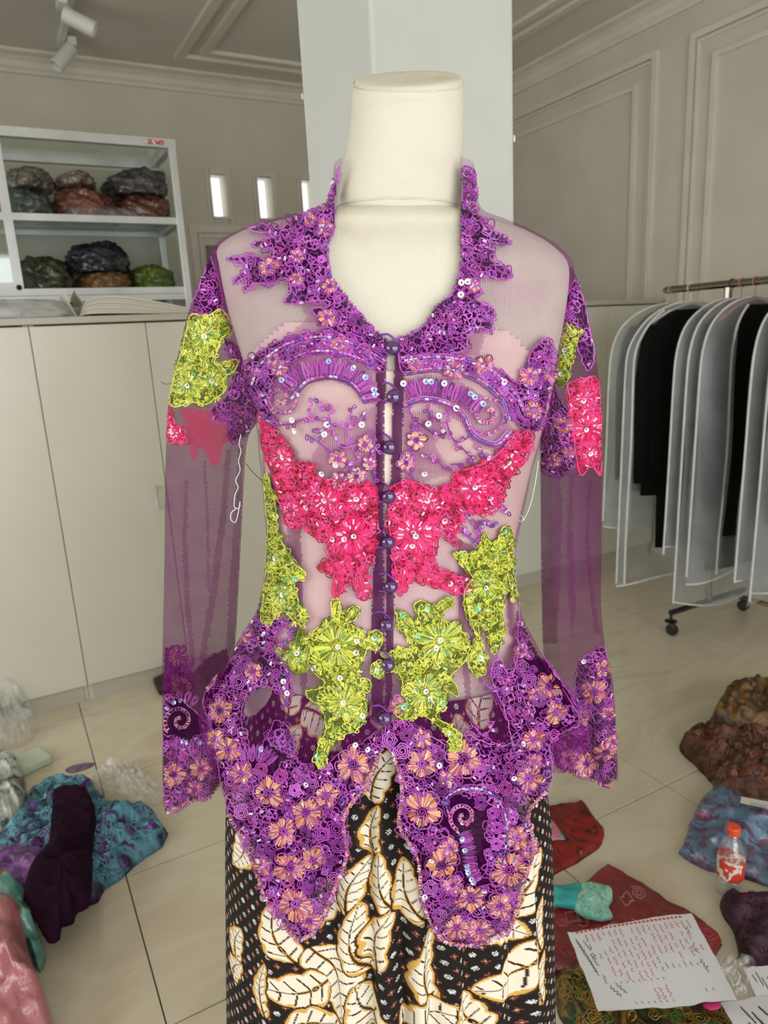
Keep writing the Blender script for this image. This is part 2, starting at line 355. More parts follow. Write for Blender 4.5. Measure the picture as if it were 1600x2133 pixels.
mk('back_panel', *box(x0+p, x1-p, y1-.012, y1-.006, .35, zt-.05), mat('pale_back_panel', lin(176, 175, 160), .6), t)
sd = mk('sliding_door', *join(box(.155, .19, y0+.004, y0+.02, 1.62, zt-.04), box(x0+p, .155, y0+.004, y0+.02, 1.62, 1.665), box(x0+p, .155, y0+.004, y0+.02, zt-.075, zt-.04)), M_alu, t)
mk('door_pane', *box(x0+p, .157, y0+.010, y0+.014, 1.66, zt-.07), M_glass, sd)
mk('door_lock', *lathe([(.011, 0), (.011, .006)], 14, (.172, y0+.003, 1.645), (0, -1, 0)), M_dark, sd)
mk('maker_sticker', *box(.76, .83, y0-.0015, y0, zt-.026, zt-.008), noisy('sticker_print', [(.45, lin(190, 80, 80)), (.55, lin(225, 220, 210))], 60, rough=.5, interp='CONSTANT'), t)

def blob(c, r, seed=0, nseg=56, nr=36, amp=.14, sc=18., flat=.35):
    """soft folded bundle with a flat underside"""
    V = []
    for i in range(nr+1):
        ph = PI*i/nr
        for k in range(nseg):
            th = 2*PI*k/nseg; cs = lambda v: math.copysign(abs(v)**.7, v)
            V.append((cs(math.sin(ph))*math.cos(th), cs(math.sin(ph))*math.sin(th), math.cos(ph)))
    V = np.array(V); f = 1+amp*snoise(V*np.array(r)+seed*3.1, sc)+.5*amp*snoise(V*np.array(r)+seed*1.7, sc*2.4)+.55*amp*ridge(V*np.array(r)+seed*.9, sc*2.2)
    V = V*f[:, None]*np.array(r); V[:, 2] = np.maximum(V[:, 2], -r[2]*flat); V = V+np.array(c); V[:, 2] += r[2]*flat-r[2]*0
    F = [(i*nseg+k, i*nseg+(k+1) % nseg, (i+1)*nseg+(k+1) % nseg, (i+1)*nseg+k) for i in range(nr) for k in range(nseg)]
    return V, F
def pack_mat(name, stops, scale=16): return noisy(name, stops, scale, rough=.45, coat=.9, bump=1., bscale=55, dist=.02, distortion=.9)
packs = [  # px box (x0, x1, top, bottom) at the shelf, colours, label
 ((6, 112, 392, 442), 1.935, [(.35, lin(60, 66, 62)), (.6, lin(96, 104, 98)), (.75, lin(30, 32, 30))], 'grey-green garment packed in clear plastic at the left of the upper shelf'),
 ((108, 240, 384, 442), 1.935, [(.35, lin(104, 58, 44)), (.6, lin(128, 74, 56)), (.75, lin(60, 34, 28))], 'brick-brown folded garment in plastic in the middle of the upper shelf'),
 ((236, 366, 402, 444), 1.935, [(.35, lin(82, 42, 24)), (.6, lin(104, 58, 34)), (.75, lin(30, 22, 20))], 'dark rust garment in plastic at the right of the upper shelf'),
 ((36, 152, 528, 596), 1.64, [(.4, lin(26, 26, 18)), (.55, lin(64, 72, 26)), (.75, lin(24, 10, 16))], 'black and olive sequinned garment in plastic on the lower shelf'),
 ((160, 272, 562, 598), 1.64, [(.4, lin(98, 64, 26)), (.6, lin(140, 96, 44)), (.75, lin(70, 44, 20))], 'folded golden brown batik in plastic under the black package'),
 ((270, 362, 550, 598), 1.64, [(.4, lin(66, 88, 14)), (.6, lin(96, 118, 26)), (.75, lin(40, 54, 10))], 'olive green folded garment in plastic at the right of the lower shelf'),
 ((10, 104, 346, 396), 0, [(.4, lin(84, 74, 66)), (.55, lin(140, 128, 116)), (.7, lin(44, 40, 36))], 'taupe ruffled lace garment lying on the grey-green package'),
 ((112, 200, 360, 392), 0, [(.4, lin(84, 70, 66)), (.55, lin(130, 116, 108)), (.7, lin(40, 34, 32))], 'dusty brown ruffled lace lying on the brick-brown package'),
 ((222, 364, 350, 410), 0, [(.4, lin(36, 34, 34)), (.6, lin(86, 82, 82)), (.75, lin(20, 20, 20))], 'black lace garment in crinkled plastic lying on the rust package'),
 ((134, 268, 500, 568), 0, [(.4, lin(14, 13, 20)), (.6, lin(30, 34, 52)), (.75, lin(8, 8, 10))], 'navy black bundle in plastic lying on the golden brown batik')]
for i, ((a, b, c, d), z, st, lab) in enumerate(packs):
    q0, q1 = PYW(a, (c+d)/2, 3.58), PYW(b, (c+d)/2, 3.58); zt_, zb_ = PYW((a+b)/2, c, 3.56)[2], PYW((a+b)/2, d, 3.56)[2]
    if z: zb_ = z+.001
    hh_ = max(.03, zt_-zb_); V, F = blob((0, 0, 0), ((q1[0]-q0[0])/2, .14, hh_/1.35), i, amp=.13, sc=22); V[:, 2] -= V[:, 2].min(); V[:, 2] *= hh_/V[:, 2].max(); V += np.array(((q0[0]+q1[0])/2, 3.60, zb_))
    V[:, 0] = np.clip(V[:, 0], -.3, .845); V[:, 1] = np.clip(V[:, 1], 3.44, 3.79)
    o = mk('packed_garment', V, F, pack_mat('packed_cloth_%d' % i, st), None, smooth=True); tag(o, lab, 'garment', 'packed garments in the display case')
P = PYW(190, 412, 3.5); V, F = blob((P[0]+.03, 3.47, 1.936), (.13, .028, .03), 40, amp=.2, sc=40); V[:, 2] -= V[:, 2].min()-1.936
o = mk('plastic_bag', V, F, M_film2, smooth=True); tag(o, 'crinkled clear plastic at the front edge of the upper case shelf', 'plastic bag')
P = PYW(330, 628, 3.55); V, F = blob((P[0]-.02, 3.58, 1.45), (.10, .12, .08), 41); V[:, 2] -= V[:, 2].min()-1.40
mk('inner_shelf', *box(x0+p, x1-p, y0+p, y1-p, 1.392, 1.399), M_alu, t)
o = mk('packed_garment', V, F, pack_mat('packed_cloth_pink', [(.4, lin(110, 50, 64)), (.6, lin(150, 84, 96))]), smooth=True); tag(o, 'dusty pink packed garment low in the display case behind the open booklet', 'garment')

# booklet and plastic on the worktop
def leaves_prof(cx, y, w_, hgt, n=16): return [(cx+w_*(i/n), y, hgt*math.sin(PI*min(1, (i/n)**.55*.98))**.8) for i in range(n+1)]
P = PYW(165, 640, 3.05); bx = P[0]; t = thing('open_booklet', 'thick white booklet lying open on the worktop before the display case', 'booklet', (bx, 3.0, ZW))
bpm = mat('booklet_paper', lin(214, 211, 198), .7)
def page_curve(f, n=20): return [(bx-.02+(.30+.18*f)*(i/n), ZW+.001+(.074*f)*(math.sin(PI*min(1, (i/n)**.5))**.9 if i else 0)*(1-.2*(i/n))) for i in range(n+1)]
for k in range(7):
    up_, lo_ = page_curve(1-.13*k), page_curve(1-.13*k-.115); n = len(up_); V = []
    for (x, z) in up_: V += [(x, 2.886+.004*(k % 2), z), (x, 3.12, z)]
    for (x, z) in lo_: V += [(x, 2.886+.004*(k % 2), z), (x, 3.12, z)]
    F = [(2*i, 2*i+2, 2*i+3, 2*i+1) for i in range(n-1)]+[(2*n+2*i, 2*n+2*i+1, 2*n+2*i+3, 2*n+2*i+2) for i in range(n-1)]+[(2*i, 2*n+2*i, 2*n+2*i+2, 2*i+2) for i in range(n-1)]
    mk('page', V, F, bpm, t, smooth=False)
V = []; n = 8
for i in range(n+1):
    s = i/n; V += [(bx-.03-.045*s*(1-.3*s), 2.89, ZW+.002+.095*s), (bx-.03-.045*s*(1-.3*s), 3.12, ZW+.002+.075*s)]
V2 = [(v[0]+.05*(1-abs(2*(v[2]-ZW)/.077-1)*.2), v[1], v[2]*.98+.02*ZW) for v in V]
mk('curled_cover', *join((V, [(2*i, 2*i+2, 2*i+3, 2*i+1) for i in range(n)]), (V2, [(2*i, 2*i+2, 2*i+3, 2*i+1) for i in range(n)])), bpy.data.materials['booklet_paper'], t, smooth=True)
P = PYW(50, 632, 3.0); V, F = blob((P[0]-.05, 3.0, ZW), (.22, .11, .05), 50, amp=.12, sc=30); V[:, 2] -= V[:, 2].min()-ZW-.001
o = mk('plastic_bag', V, F, film('milky_plastic', .14, .2, (.9, .88, .84, 1), .9, 40, .35), smooth=True); tag(o, 'milky plastic bag lying flat on the worktop left of the booklet', 'plastic bag')

# ================================================================== TRACK LIGHT
a, b = np.array((.645, 3.1, ZC-.012)), np.array((.615, 4.62, ZC-.012))
t = thing('track_light', 'white ceiling track with two cylindrical spotlights, upper left', 'track light', (.63, 3.9, ZC-.024))
mk('track', *box(.615, .645, 2.9, 4.62, ZC-.024, ZC), M_whiteplast, t)
for (e0, e1, yy) in (((131, 28), (190, 58), 4.02), ((150, 100), (117, 138), 4.50)):
    q0, q1 = PYW(*e0, yy), PYW(*e1, yy-.03); ax = q1-q0; L = np.linalg.norm(ax); r = .036; ax /= L; L = max(L, .15)
    s = mk('spotlight', *lathe([(r*.55, 0), (r*.95, .004), (r, .02), (r, L-.006), (r*.94, L), (r*.86, L), (r*.84, L-.02)], 24, q0, ax), M_whiteplast, t, smooth=False)
    mk('stem', *tube([(q0+ax*.05)+np.array((0, 0, r*.8)), ((q0+ax*.02)[0], (q0+ax*.02)[1], ZC-.05)], .007, 8), M_whiteplast, t)
    mk('adapter', *box(q0[0]-.02, q0[0]+.02, q0[1]-.05, q0[1]+.05, ZC-.06, ZC-.022), M_whiteplast, t)

# ================================================================== GARMENT RACK
XK, ZK = 2.765, 1.512
t = thing('garment_rack', 'chrome rolling garment rack carrying suit bags, along the right wall', 'garment rack', (XK, 1.3, 0))
mk('rail', *tube([(XK, 2.345, ZK), (XK, 2.33, ZK), (XK, .35, ZK)], [.010, .016, .016], 14), M_chrome, t)
for yy in (2.02, .55):
    mk('upright', *tube([(XK, yy, .10), (XK, yy, ZK-.014)], .014, 12), M_chrome, t)
    mk('foot_bar', *tube([(XK-.255, yy, .105), (XK+.255, yy, .105)], .013, 10), M_black, t)
    for xx in (XK-.25, XK+.25):
        cs = mk('caster', *join(lathe([(.006, .06), (.006, .105)], 10, (xx, yy, 0)), lathe([(.012, .058), (.026, .062), (.028, .066), (.012, .072)], 16, (xx, yy, 0)), lathe([(.02, -.011), (.027, -.008), (.027, .008), (.02, .011)], 20, (xx, yy-.008, .0275), (1, .2, 0))), M_black, t)
mk('base_bar', *tube([(XK+.21, 2.02, .085), (XK+.21, .55, .085)], .010, 10), M_chrome, t)

M_bag = bpy.data.materials.new('frosted_bag'); M_bag.use_nodes = True; nt = M_bag.node_tree; nt.nodes.clear()
out = nt.nodes.new('ShaderNodeOutputMaterial'); tt = nd(M_bag, 'ShaderNodeBsdfTransparent', Color=(.92, .94, .95, 1)); dd = nd(M_bag, 'ShaderNodeBsdfDiffuse', Color=(.62, .65, .66, 1)); tl = nd(M_bag, 'ShaderNodeBsdfTranslucent', Color=(.6, .63, .64, 1))
gl = nd(M_bag, 'ShaderNodeBsdfGlossy', Roughness=.35); m1 = nd(M_bag, 'ShaderNodeMixShader'); m1.inputs[0].default_value = .45; m2 = nd(M_bag, 'ShaderNodeMixShader'); m2.inputs[0].default_value = .52; m3 = nd(M_bag, 'ShaderNodeMixShader'); m3.inputs[0].default_value = .05
tc = nd(M_bag, 'ShaderNodeTexCoord'); nz = nd(M_bag, 'ShaderNodeTexNoise', Scale=5., Detail=3.); lk(M_bag, tc.outputs['Object'], nz.inputs['Vector']); lk(M_bag, ramp(M_bag, nz.outputs[0], [(.3, (.26,)*3+(1,)), (.7, (.42,)*3+(1,))]), m2.inputs[0])
lk(M_bag, dd.outputs[0], m1.inputs[1]); lk(M_bag, tl.outputs[0], m1.inputs[2]); lk(M_bag, tt.outputs[0], m2.inputs[1]); lk(M_bag, m1.outputs[0], m2.inputs[2]); lk(M_bag, m2.outputs[0], m3.inputs[1]); lk(M_bag, gl.outputs[0], m3.inputs[2]); lk(M_bag, m3.outputs[0], out.inputs[0])
M_pipe = noisy('white_piping', [(.3, lin(206, 208, 206)), (.7, lin(222, 224, 222))], 20, rough=.6)
M_suit = noisy('black_suiting', [(.3, lin(9, 8, 8)), (.7, lin(15, 14, 14))], 30, rough=.85, spec=.2)
HOOK = [('gold_wire', lin(190, 150, 80)), ('pink_plastic', lin(190, 110, 120)), ('white_plastic', lin(210, 210, 205)), ('dark_wire', lin(50, 46, 44))]
HM = [noisy('hanger_'+n, [(.3, c), (.7, tuple(min(1, v*1.2) for v in c[:3])+(1,))], 20, rough=.35) for n, c in HOOK]
def bag_outline(hw, L, n=14):
    """half outline from the neck down to the hem (u, z below the hook)"""
    P = [(.02, -.060), (.09, -.070), (.17, -.105), (.235, -.165), (hw*.95, -.26), (hw*.985, -.40), (hw, -.7), (hw*1.03, -L)]
    return smooth_poly(P, n, closed=False)
def garment_bag(yh, rz, hw, L, lab, hook, openf, suit_drop, curve=.02, seed=0):
    ux, uy = math.cos(rz), math.sin(rz); nx, ny = uy, -ux          # width direction and outward normal (towards -Y)
    pos = lambda u, n_, z: (XK+u*ux+n_*nx, yh+u*uy+n_*ny, ZK+z)
    t = thing('garment_bag', lab, 'garment bag', (XK, yh, ZK-L), 0, 'frosted suit bags on the rack')
    ol = bag_outline(hw, L, 22)
    for side, th in ((1, .055), (-1, .05)):
        V, nu = [], 17
        for (w_, z) in ol:
            for k in range(nu):
                s = -1+2*k/(nu-1); u = w_*s
                b = th*(1-abs(s)**2.2)**.6*min(1, .3+abs(z)*3)+(.010*math.sin(9*s+seed)+.012*math.sin(4*s+z*6+seed*2))*min(1, abs(z)*1.4)
                V.append(pos(u, side*b*.9+.0*z, z+(0.0 if z > -L+.01 else .035*math.sin(2.2*s+seed)*side)))
        F = []
        nr = len(ol)
        for i in range(nr-1):
            for k in range(nu-1):
                s = (k+.5)/(nu-1)*2-1
                if side == 1 and openf and openf[0] < s < openf[1] and ol[i][1] < -.085: continue
                F.append((i*nu+k, i*nu+k+1, (i+1)*nu+k+1, (i+1)*nu+k))
        mk('front_panel' if side == 1 else 'back_panel', V, F, M_bag, t, smooth=True)
    for sgn in (-1, 1):
        mk('piping', *tube([pos(w_*sgn, 0, z) for (w_, z) in ol], .0045, 6), M_pipe, t)
    hem = [pos(hw*1.03*s, .05*(1-abs(s)**2.2)**.6*.9, -L+.035*math.sin(2.2*s+seed)) for s in np.linspace(-1, 1, 15)]
    mk('piping', *tube(hem, .004, 6), M_pipe, t)
    if openf:
        for s in openf:
            mk('zip_tape', *tube([pos(w_*s, .056*(1-abs(s)**2.2)**.6*.9+.006*math.sin(z*7), z) for (w_, z) in ol if z < -.08], .005, 6), M_pipe, t)
    hk = [pos(0, 0, -.058), pos(0, 0, -.03)]+[pos(.0+.019*math.sin(a), 0, .0+.019*math.cos(a)) for a in np.linspace(PI*.95, -PI*.75, 12)]
    h = thing('clothes_hanger', hook[1], 'hanger', (XK, yh, ZK-.16), 0, 'hangers on the rack rail')
    mk('hook', *tube(hk, .0022, 6), HM[hook[0]], h)
    mk('shoulder_bar', *tube([pos(-.19, 0, -.145), pos(-.1, 0, -.095), pos(0, 0, -.062), pos(.1, 0, -.095), pos(.19, 0, -.145)], .006, 8), HM[hook[0]], h)
    # black jacket and trousers inside
    s = thing('black_suit', suit_drop[1], 'suit', (XK, yh, ZK-suit_drop[0]), 0, 'black suits in the bags')
    def shell(prof, d0, d1, name, z_end):
        V = []; n = 20
        for (c, w_, z) in prof:
            for k in range(n):
                a = 2*PI*k/n; V.append(pos(c+w_*math.cos(a), (.024 if w_ > .1 else .013)*math.sin(a)*min(1., .35+abs(z+.06)*3), z))
        F = [(i*n+k, i*n+(k+1) % n, (i+1)*n+(k+1) % n, (i+1)*n+k) for i in range(len(prof)-1) for k in range(n)]+[tuple(range(n))[::-1], tuple((len(prof)-1)*n+k for k in range(n))]
        mk(name, V, F, M_suit, s, smooth=True)
    D = suit_drop[0]
    shell([(0, .05, -.075), (0, .11, -.105), (0, .17, -.155), (0, .195, -.22), (0, .20, -.40), (0, .19, -.62), (0, .205, -.92)], 0, 0, 'jacket_body', 0)
    for sg in (-1, 1):
        shell([(sg*.16, .03, -.15), (sg*.175, .05, -.22), (sg*.192, .054, -.38), (sg*.195, .05, -.62), (sg*.192, .048, -.86)], 0, 0, 'jacket_sleeve', 0)
    if D > .95: shell([(.02, .15, -.7), (.03, .15, -D)], 0, 0, 'trousers', 0)
    return t
bags = [(2.30, -.45, .285, 1.06, 'frosted suit bag at the far end of the rack, closed', (0, 'gold wire hook of the hanger nearest the rail end'), None, (.95, 'dim black suit inside the closed bag at the rail end')),
 (2.20, -.36, .30, 1.34, 'frosted suit bag hanging open over a full black suit, second from the rail end', (2, 'white plastic hanger, second from the rail end'), (-.90, .75), (1.18, 'black suit with trousers showing in the open second bag')),
 (2.00, -.15, .285, 1.13, 'narrow frosted bag squeezed between the open one and the long one', (3, 'dark wire hanger, third from the rail end'), None, (.9, 'black suit in the squeezed third bag')),
 (1.955, -.08, .285, 1.34, 'longest frosted bag with a grey shadow of trousers at its low hem', (1, 'pink plastic hanger, fourth from the rail end'), None, (1.22, 'black suit whose trousers shade the longest bag')),
 (1.895, -.08, .285, 1.20, 'frosted bag with a folded-back flap over a black sleeve', (1, 'bright pink hanger hook over the bag with folded flap'), (-.55, .8), (1.05, 'black jacket showing beside the folded-back flap')),
 (1.70, .02, .285, 1.16, 'frosted bag cut by the right edge of the picture', (3, 'dark wire hanger, sixth from the rail end'), None, (.9, 'black suit in the bag at the picture edge')),
 (1.63, .02, .285, 1.22, 'frosted bag nearest the viewer, mostly beyond the picture edge', (0, 'gold wire hanger nearest the viewer'), None, (1.0, 'black suit nearest the viewer on the rack'))]
for i, b in enumerate(bags): garment_bag(b[0], b[1], b[2], b[3], b[4], b[5], b[6], b[7], seed=i*1.7)

# ================================================================== MANNEQUIN, CAMISOLE, SKIRT, BLOUSE
DM = .80                                                   # distance of the mannequin's side plane, m
RW = np.array([c2w_dir(v) for v in np.eye(3)]).T           # camera frame -> world
def W(P): return np.asarray(P) @ RW.T
def proj_c(P):
    d = np.asarray(P)-EYE; f = d @ CF; return np.stack([800+FPX*(d @ CX)/f, 1066.5-FPX*(d @ CU)/f], -1)
def catmull(A, t):
    A = np.asarray(A, float); i = np.clip(np.floor(t).astype(int), 0, len(A)-2); f = t-i
    f = f.reshape(f.shape+(1,)*(A.ndim-1)); g = lambda k: A[np.clip(i+k, 0, len(A)-1)]
    p0, p1, p2, p3 = g(-1), g(0), g(1), g(2)
    return .5*((2*p1)+(-p0+p2)*f+(2*p0-5*p1+4*p2-p3)*f**2+(-p0+3*p1-3*p2+p3)*f**3)
def arc_angles(a0, a1, n, p, asp=.6):
    t = np.linspace(a0, a1, 6001); c, q = np.cos(t), np.sin(t); x = np.sign(c)*np.abs(c)**p; y = asp*np.sign(q)*np.abs(q)**p
    L = np.concatenate([[0], np.cumsum(np.hypot(np.diff(x), np.diff(y)))]); return np.interp(np.linspace(0, L[-1], n, endpoint=False), L, t)
def loft(keys, nth, rowstep, D=DM, p=.82, bust=0., th=None):
    """rings through side silhouettes: keys = (py, left px, right px, front depth, back depth)"""
    L = np.array([PC(k[1], k[0], D) for k in keys]); R = np.array([PC(k[2], k[0], D) for k in keys]); bf = np.array([k[3] for k in keys]); bb = np.array([k[4] for k in keys])
    seg = np.linalg.norm(np.diff((L+R)/2, axis=0), axis=1)+.5*np.abs(np.diff(np.linalg.norm(R-L, axis=1))); t = [0.]
    for i, s in enumerate(seg):
        n = max(1, int(round(s/rowstep))); t += list(i+np.arange(1, n+1)/n)
    t = np.array(t); Li, Ri, fi, bi = catmull(L, t), catmull(R, t), catmull(bf, t), catmull(bb, t)
    th = arc_angles(PI/2, 2.5*PI, nth, p) if th is None else th
    c, s = np.cos(th), np.sin(th); sp = lambda v: np.sign(v)*np.abs(v)**p
    mid, hv = (Li+Ri)/2, (Ri-Li)/2
    P = mid[:, None, :]+sp(c)[None, :, None]*hv[:, None, :]
    P[:, :, 1] += np.where(s > 0, bi[:, None], fi[:, None])*sp(s)[None, :]
    if bust:
        x = P[:, :, 0]-mid[:, None, 0]
        for sg in (-1, 1): P[:, :, 1] -= bust*np.exp(-((x-sg*.072)/.048)**2-((P[:, :, 2]-1.262)/.058)**2)*(s < 0)
    return P, th, t
def gridfaces(nr, nc, closed=True):
    i, k = np.meshgrid(np.arange(nr-1), np.arange(nc if closed else nc-1), indexing='ij'); i, k = i.ravel(), k.ravel(); k2 = (k+1) % nc
    return np.stack([i*nc+k, i*nc+k2, (i+1)*nc+k2, (i+1)*nc+k], 1)
ROTM = -(PI/2-YAW); base_m = W((.0, DM, 0)); base_m[2] = 0
BODY = [(346, 698, 984, .056, .062), (395, 690, 992, .058, .065), (430, 676, 996, .060, .070), (450, 630, 1012, .066, .075), (466, 566, 1055, .072, .08), (488, 494, 1108, .079, .085), (520, 449, 1160, .088, .09),
 (560, 452, 1188, .094, .095), (640, 468, 1182, .100, .10), (720, 492, 1166, .110, .105), (800, 520, 1148, .120, .105), (870, 545, 1130, .124, .105), (960, 552, 1105, .118, .10), (1050, 558, 1085, .108, .09),
 (1130, 560, 1070, .102, .085), (1200, 552, 1070, .108, .09), (1270, 535, 1082, .120, .10), (1330, 500, 1110, .134, .11), (1400, 462, 1150, .146, .12), (1455, 426, 1190, .152, .13), (1500, 436, 1206, .156, .13),
 (1560, 455, 1152, .160, .135), (1640, 464, 1150, .164, .14), (1700, 470, 1148, .168, .145), (1800, 470, 1150, .172, .15), (1990, 468, 1152, .176, .155)]
def inset(keys, dx, dy): return [(k[0], k[1]+dx, k[2]-dx, k[3]-dy, k[4]-dy) for k in keys]
man = thing('mannequin', 'cream fabric-covered headless mannequin torso with a tall neck, wearing the purple blouse', 'mannequin', tuple(base_m), ROTM)
M_linen = mat('cream_jersey', lin(214, 207, 188), .9, spec=.2); b = M_linen.node_tree.nodes['Principled BSDF']
tc = nd(M_linen, 'ShaderNodeTexCoord'); wv = nd(M_linen, 'ShaderNodeTexWave', Scale=210., Distortion=.6, bands_direction='Z'); lk(M_linen, tc.outputs['Object'], wv.inputs['Vector'])
nz = nd(M_linen, 'ShaderNodeTexNoise', Scale=9., Detail=5.); lk(M_linen, tc.outputs['Object'], nz.inputs['Vector'])
lk(M_linen, ramp(M_linen, nz.outputs[0], [(.22, lin(198, 190, 170)), (.34, lin(211, 207, 190)), (.7, lin(217, 213, 198))]), b.inputs['Base Color'])
bu = nd(M_linen, 'ShaderNodeBump', Strength=.35, Distance=.0006); lk(M_linen, wv.outputs[0], bu.inputs['Height']); lk(M_linen, bu.outputs[0], b.inputs['Normal'])
M_linen2 = M_linen.copy(); M_linen2.name = 'cream_jersey_lengthwise'
for n in M_linen2.node_tree.nodes:
    if n.type == 'TEX_WAVE': n.bands_direction = 'X'; n.inputs['Scale'].default_value = 260
# neck
neck = [(174, 736, 965, .052, .054), (205, 733, 966, .052, .055), (240, 731, 967, .053, .056), (300, 724, 965, .053, .056), (360, 715, 963, .054, .057), (410, 706, 962, .055, .058), (444, 700, 960, .057, .060), (462, 694, 965, .058, .062)]
P, th, _ = loft(neck, 64, .006, p=.93)
rows = [P[i] for i in range(len(P))]
topc = P[0].mean(0)
# slanted rounded cap: front edge low, back edge high
cap = []
SLANT = .45
for i in range(6): P[i][:, 2] += (1-i/6)*SLANT*(P[i][:, 1]-topc[1])        # the rim slopes: low in front, high behind
for f, dz in ((.992, .0022), (.97, .0042), (.93, .0052), (.7, .0056), (.45, .0056), (.2, .0056), (.02, .0056)):
    q = topc+(P[0]-topc)*np.array([f, f, 0]); q[:, 2] = topc[2]+SLANT*(q[:, 1]-topc[1])+dz; cap.append(q)
A = np.array(cap[::-1]+list(P)); V = W(A.reshape(-1, 3)); mk('neck', V, gridfaces(len(A), 64), M_linen, man, smooth=True)
q = P[2]; mk('cap_seam', *tube(W(P[0]+np.array([0, 0, .0006])+(P[0]-topc)*np.array([.004, .004, 0])), .0007, 5, closed=True), M_linen, man, smooth=True)
mk('neck_seam', *tube(W(P[-4]+(P[-4]-P[-4].mean(0))*np.array([.008, .008, 0])), .0009, 5, closed=True), M_linen, man, smooth=True)
# torso
TORSO = [(446, 690, 968, .0555, .060), (456, 640, 1000, .062, .068), (470, 570, 1050, .068, .074)]+inset([k for k in BODY if 480 < k[0] < 1280], 9, .008)+[(1330, 545, 1082, .105, .10), (1400, 524, 1098, .112, .108), (1500, 508, 1108, .118, .112), (1650, 505, 1108, .118, .112)]
P, th, _ = loft(TORSO, 72, .008, bust=.016); V = W(P.reshape(-1, 3)); F = [tuple(f) for f in gridfaces(len(P), 72)]+[tuple((len(P)-1)*72+k for k in range(72))]
mk('torso', V, F, M_linen2, man, smooth=True)
bc = P[-1].mean(0)
mk('pole', *tube(W([(bc[0], bc[1], bc[2]+.02), (bc[0], bc[1], .02)]), .014, 12), M_chrome, man)
mk('stand_base', *lathe([(.15, 0), (.15, .008), (.14, .014), (.03, .022), (.016, .03)], 32, W((bc[0], bc[1], 0))), M_chrome, man)
# camisole
CAM = inset([k for k in BODY if 600 < k[0] < 1280], 5, .0045)+[(1330, 546, 1082, .1065, .102), (1372, 540, 1088, .1085, .104)]
P, th, _ = loft(CAM, 140, .004, bust=.018); px = proj_c(P.reshape(-1, 3)); F = gridfaces(len(P), 140); cen = px[F].mean(1); Cc = P.reshape(-1, 3)[F].mean(1)
top = np.interp(cen[:, 0], [480, 540, 600, 650, 690, 730, 815, 900, 950, 1000, 1060, 1110, 1170], [790, 720, 668, 668, 690, 745, 775, 760, 700, 676, 690, 740, 800])
keep = np.where(Cc[:, 1] < DM, cen[:, 1] > top, Cc[:, 2] < 1.30); F = F[keep]
cami = mk('camisole', W(P.reshape(-1, 3)), F, noisy('nude_satin', [(.3, lin(232, 208, 194)), (.7, lin(240, 220, 208))], 7., rough=.5, bump=.15, bscale=60), None, smooth=True)
tag(cami, 'peach inner camisole worn under the sheer purple blouse', 'camisole')

# ---- batik skirt
SK = [(1368, 545, 1082, .114, .106), (1425, 528, 1092, .122, .112), (1500, 500, 1110, .129, .12), (1600, 482, 1128, .138, .128), (1700, 477, 1140, .146, .133), (1900, 478, 1145, .152, .14), (2140, 480, 1148, .158, .145)]
thf = np.concatenate([arc_angles(-PI, 0, 520, .80), arc_angles(0, PI, 70, .80)])
P, th, _ = loft(SK, 0, .00115, th=thf, p=.80)
last = P[-1]; cl = last.mean(0); tail = []
for k in range(1, 41):
    f = k/40; q = last.copy(); q[:, 2] = last[:, 2]*(1-f)+.03*f; q[:, 0] += -.035*f+(last[:, 0]-cl[0])*.10*f; q[:, 1] += (last[:, 1]-cl[1])*.12*f; tail.append(q)
P = np.concatenate([P, np.array(tail)]); nr, nc = P.shape[:2]
ref = loft(SK, 0, .02, th=thf, p=.80)[0][-12]; du = np.linalg.norm(np.diff(ref, axis=0, append=ref[:1]), axis=1); U = np.concatenate([[0], np.cumsum(du)[:-1]]); refpx = proj_c(ref)
fx = slice(0, 520)
u_of_px = lambda x: np.interp(x, refpx[fx, 0], U[fx])
uc = u_of_px(812.)
Uu = np.broadcast_to(U[None, :]-uc, (nr, nc)); Zz = P[:, :, 2]
# soft hanging folds, deeper toward the hem
fold = np.zeros((nr, nc)); amp = np.clip((1.0-Zz)/.30, 0.05, 1.9)
for (xp, wd, a) in ((560, .016, .004), (635, .02, -.004), (735, .013, .007), (772, .008, -.010), (800, .010, .008), (838, .008, -.009), (868, .010, .008), (905, .012, -.006), (945, .012, .006), (985, .014, -.006), (1030, .012, .006), (1075, .010, -.007), (1105, .008, .008), (690, .012, -.005)):
    fold += a*np.exp(-((Uu-(u_of_px(xp)-uc)-(.98-Zz)*.01*np.sin(xp))/wd)**2)
back = np.broadcast_to((thf > 0)[None, :], (nr, nc)); fold = np.where(back, .006*np.sin(thf*22)[None, :], fold)
nrm = P-P.mean(1, keepdims=True); nrm[:, :, 2] = 0; nrm /= np.linalg.norm(nrm, axis=2, keepdims=True)
P = P+nrm*(fold*amp)[:, :, None]
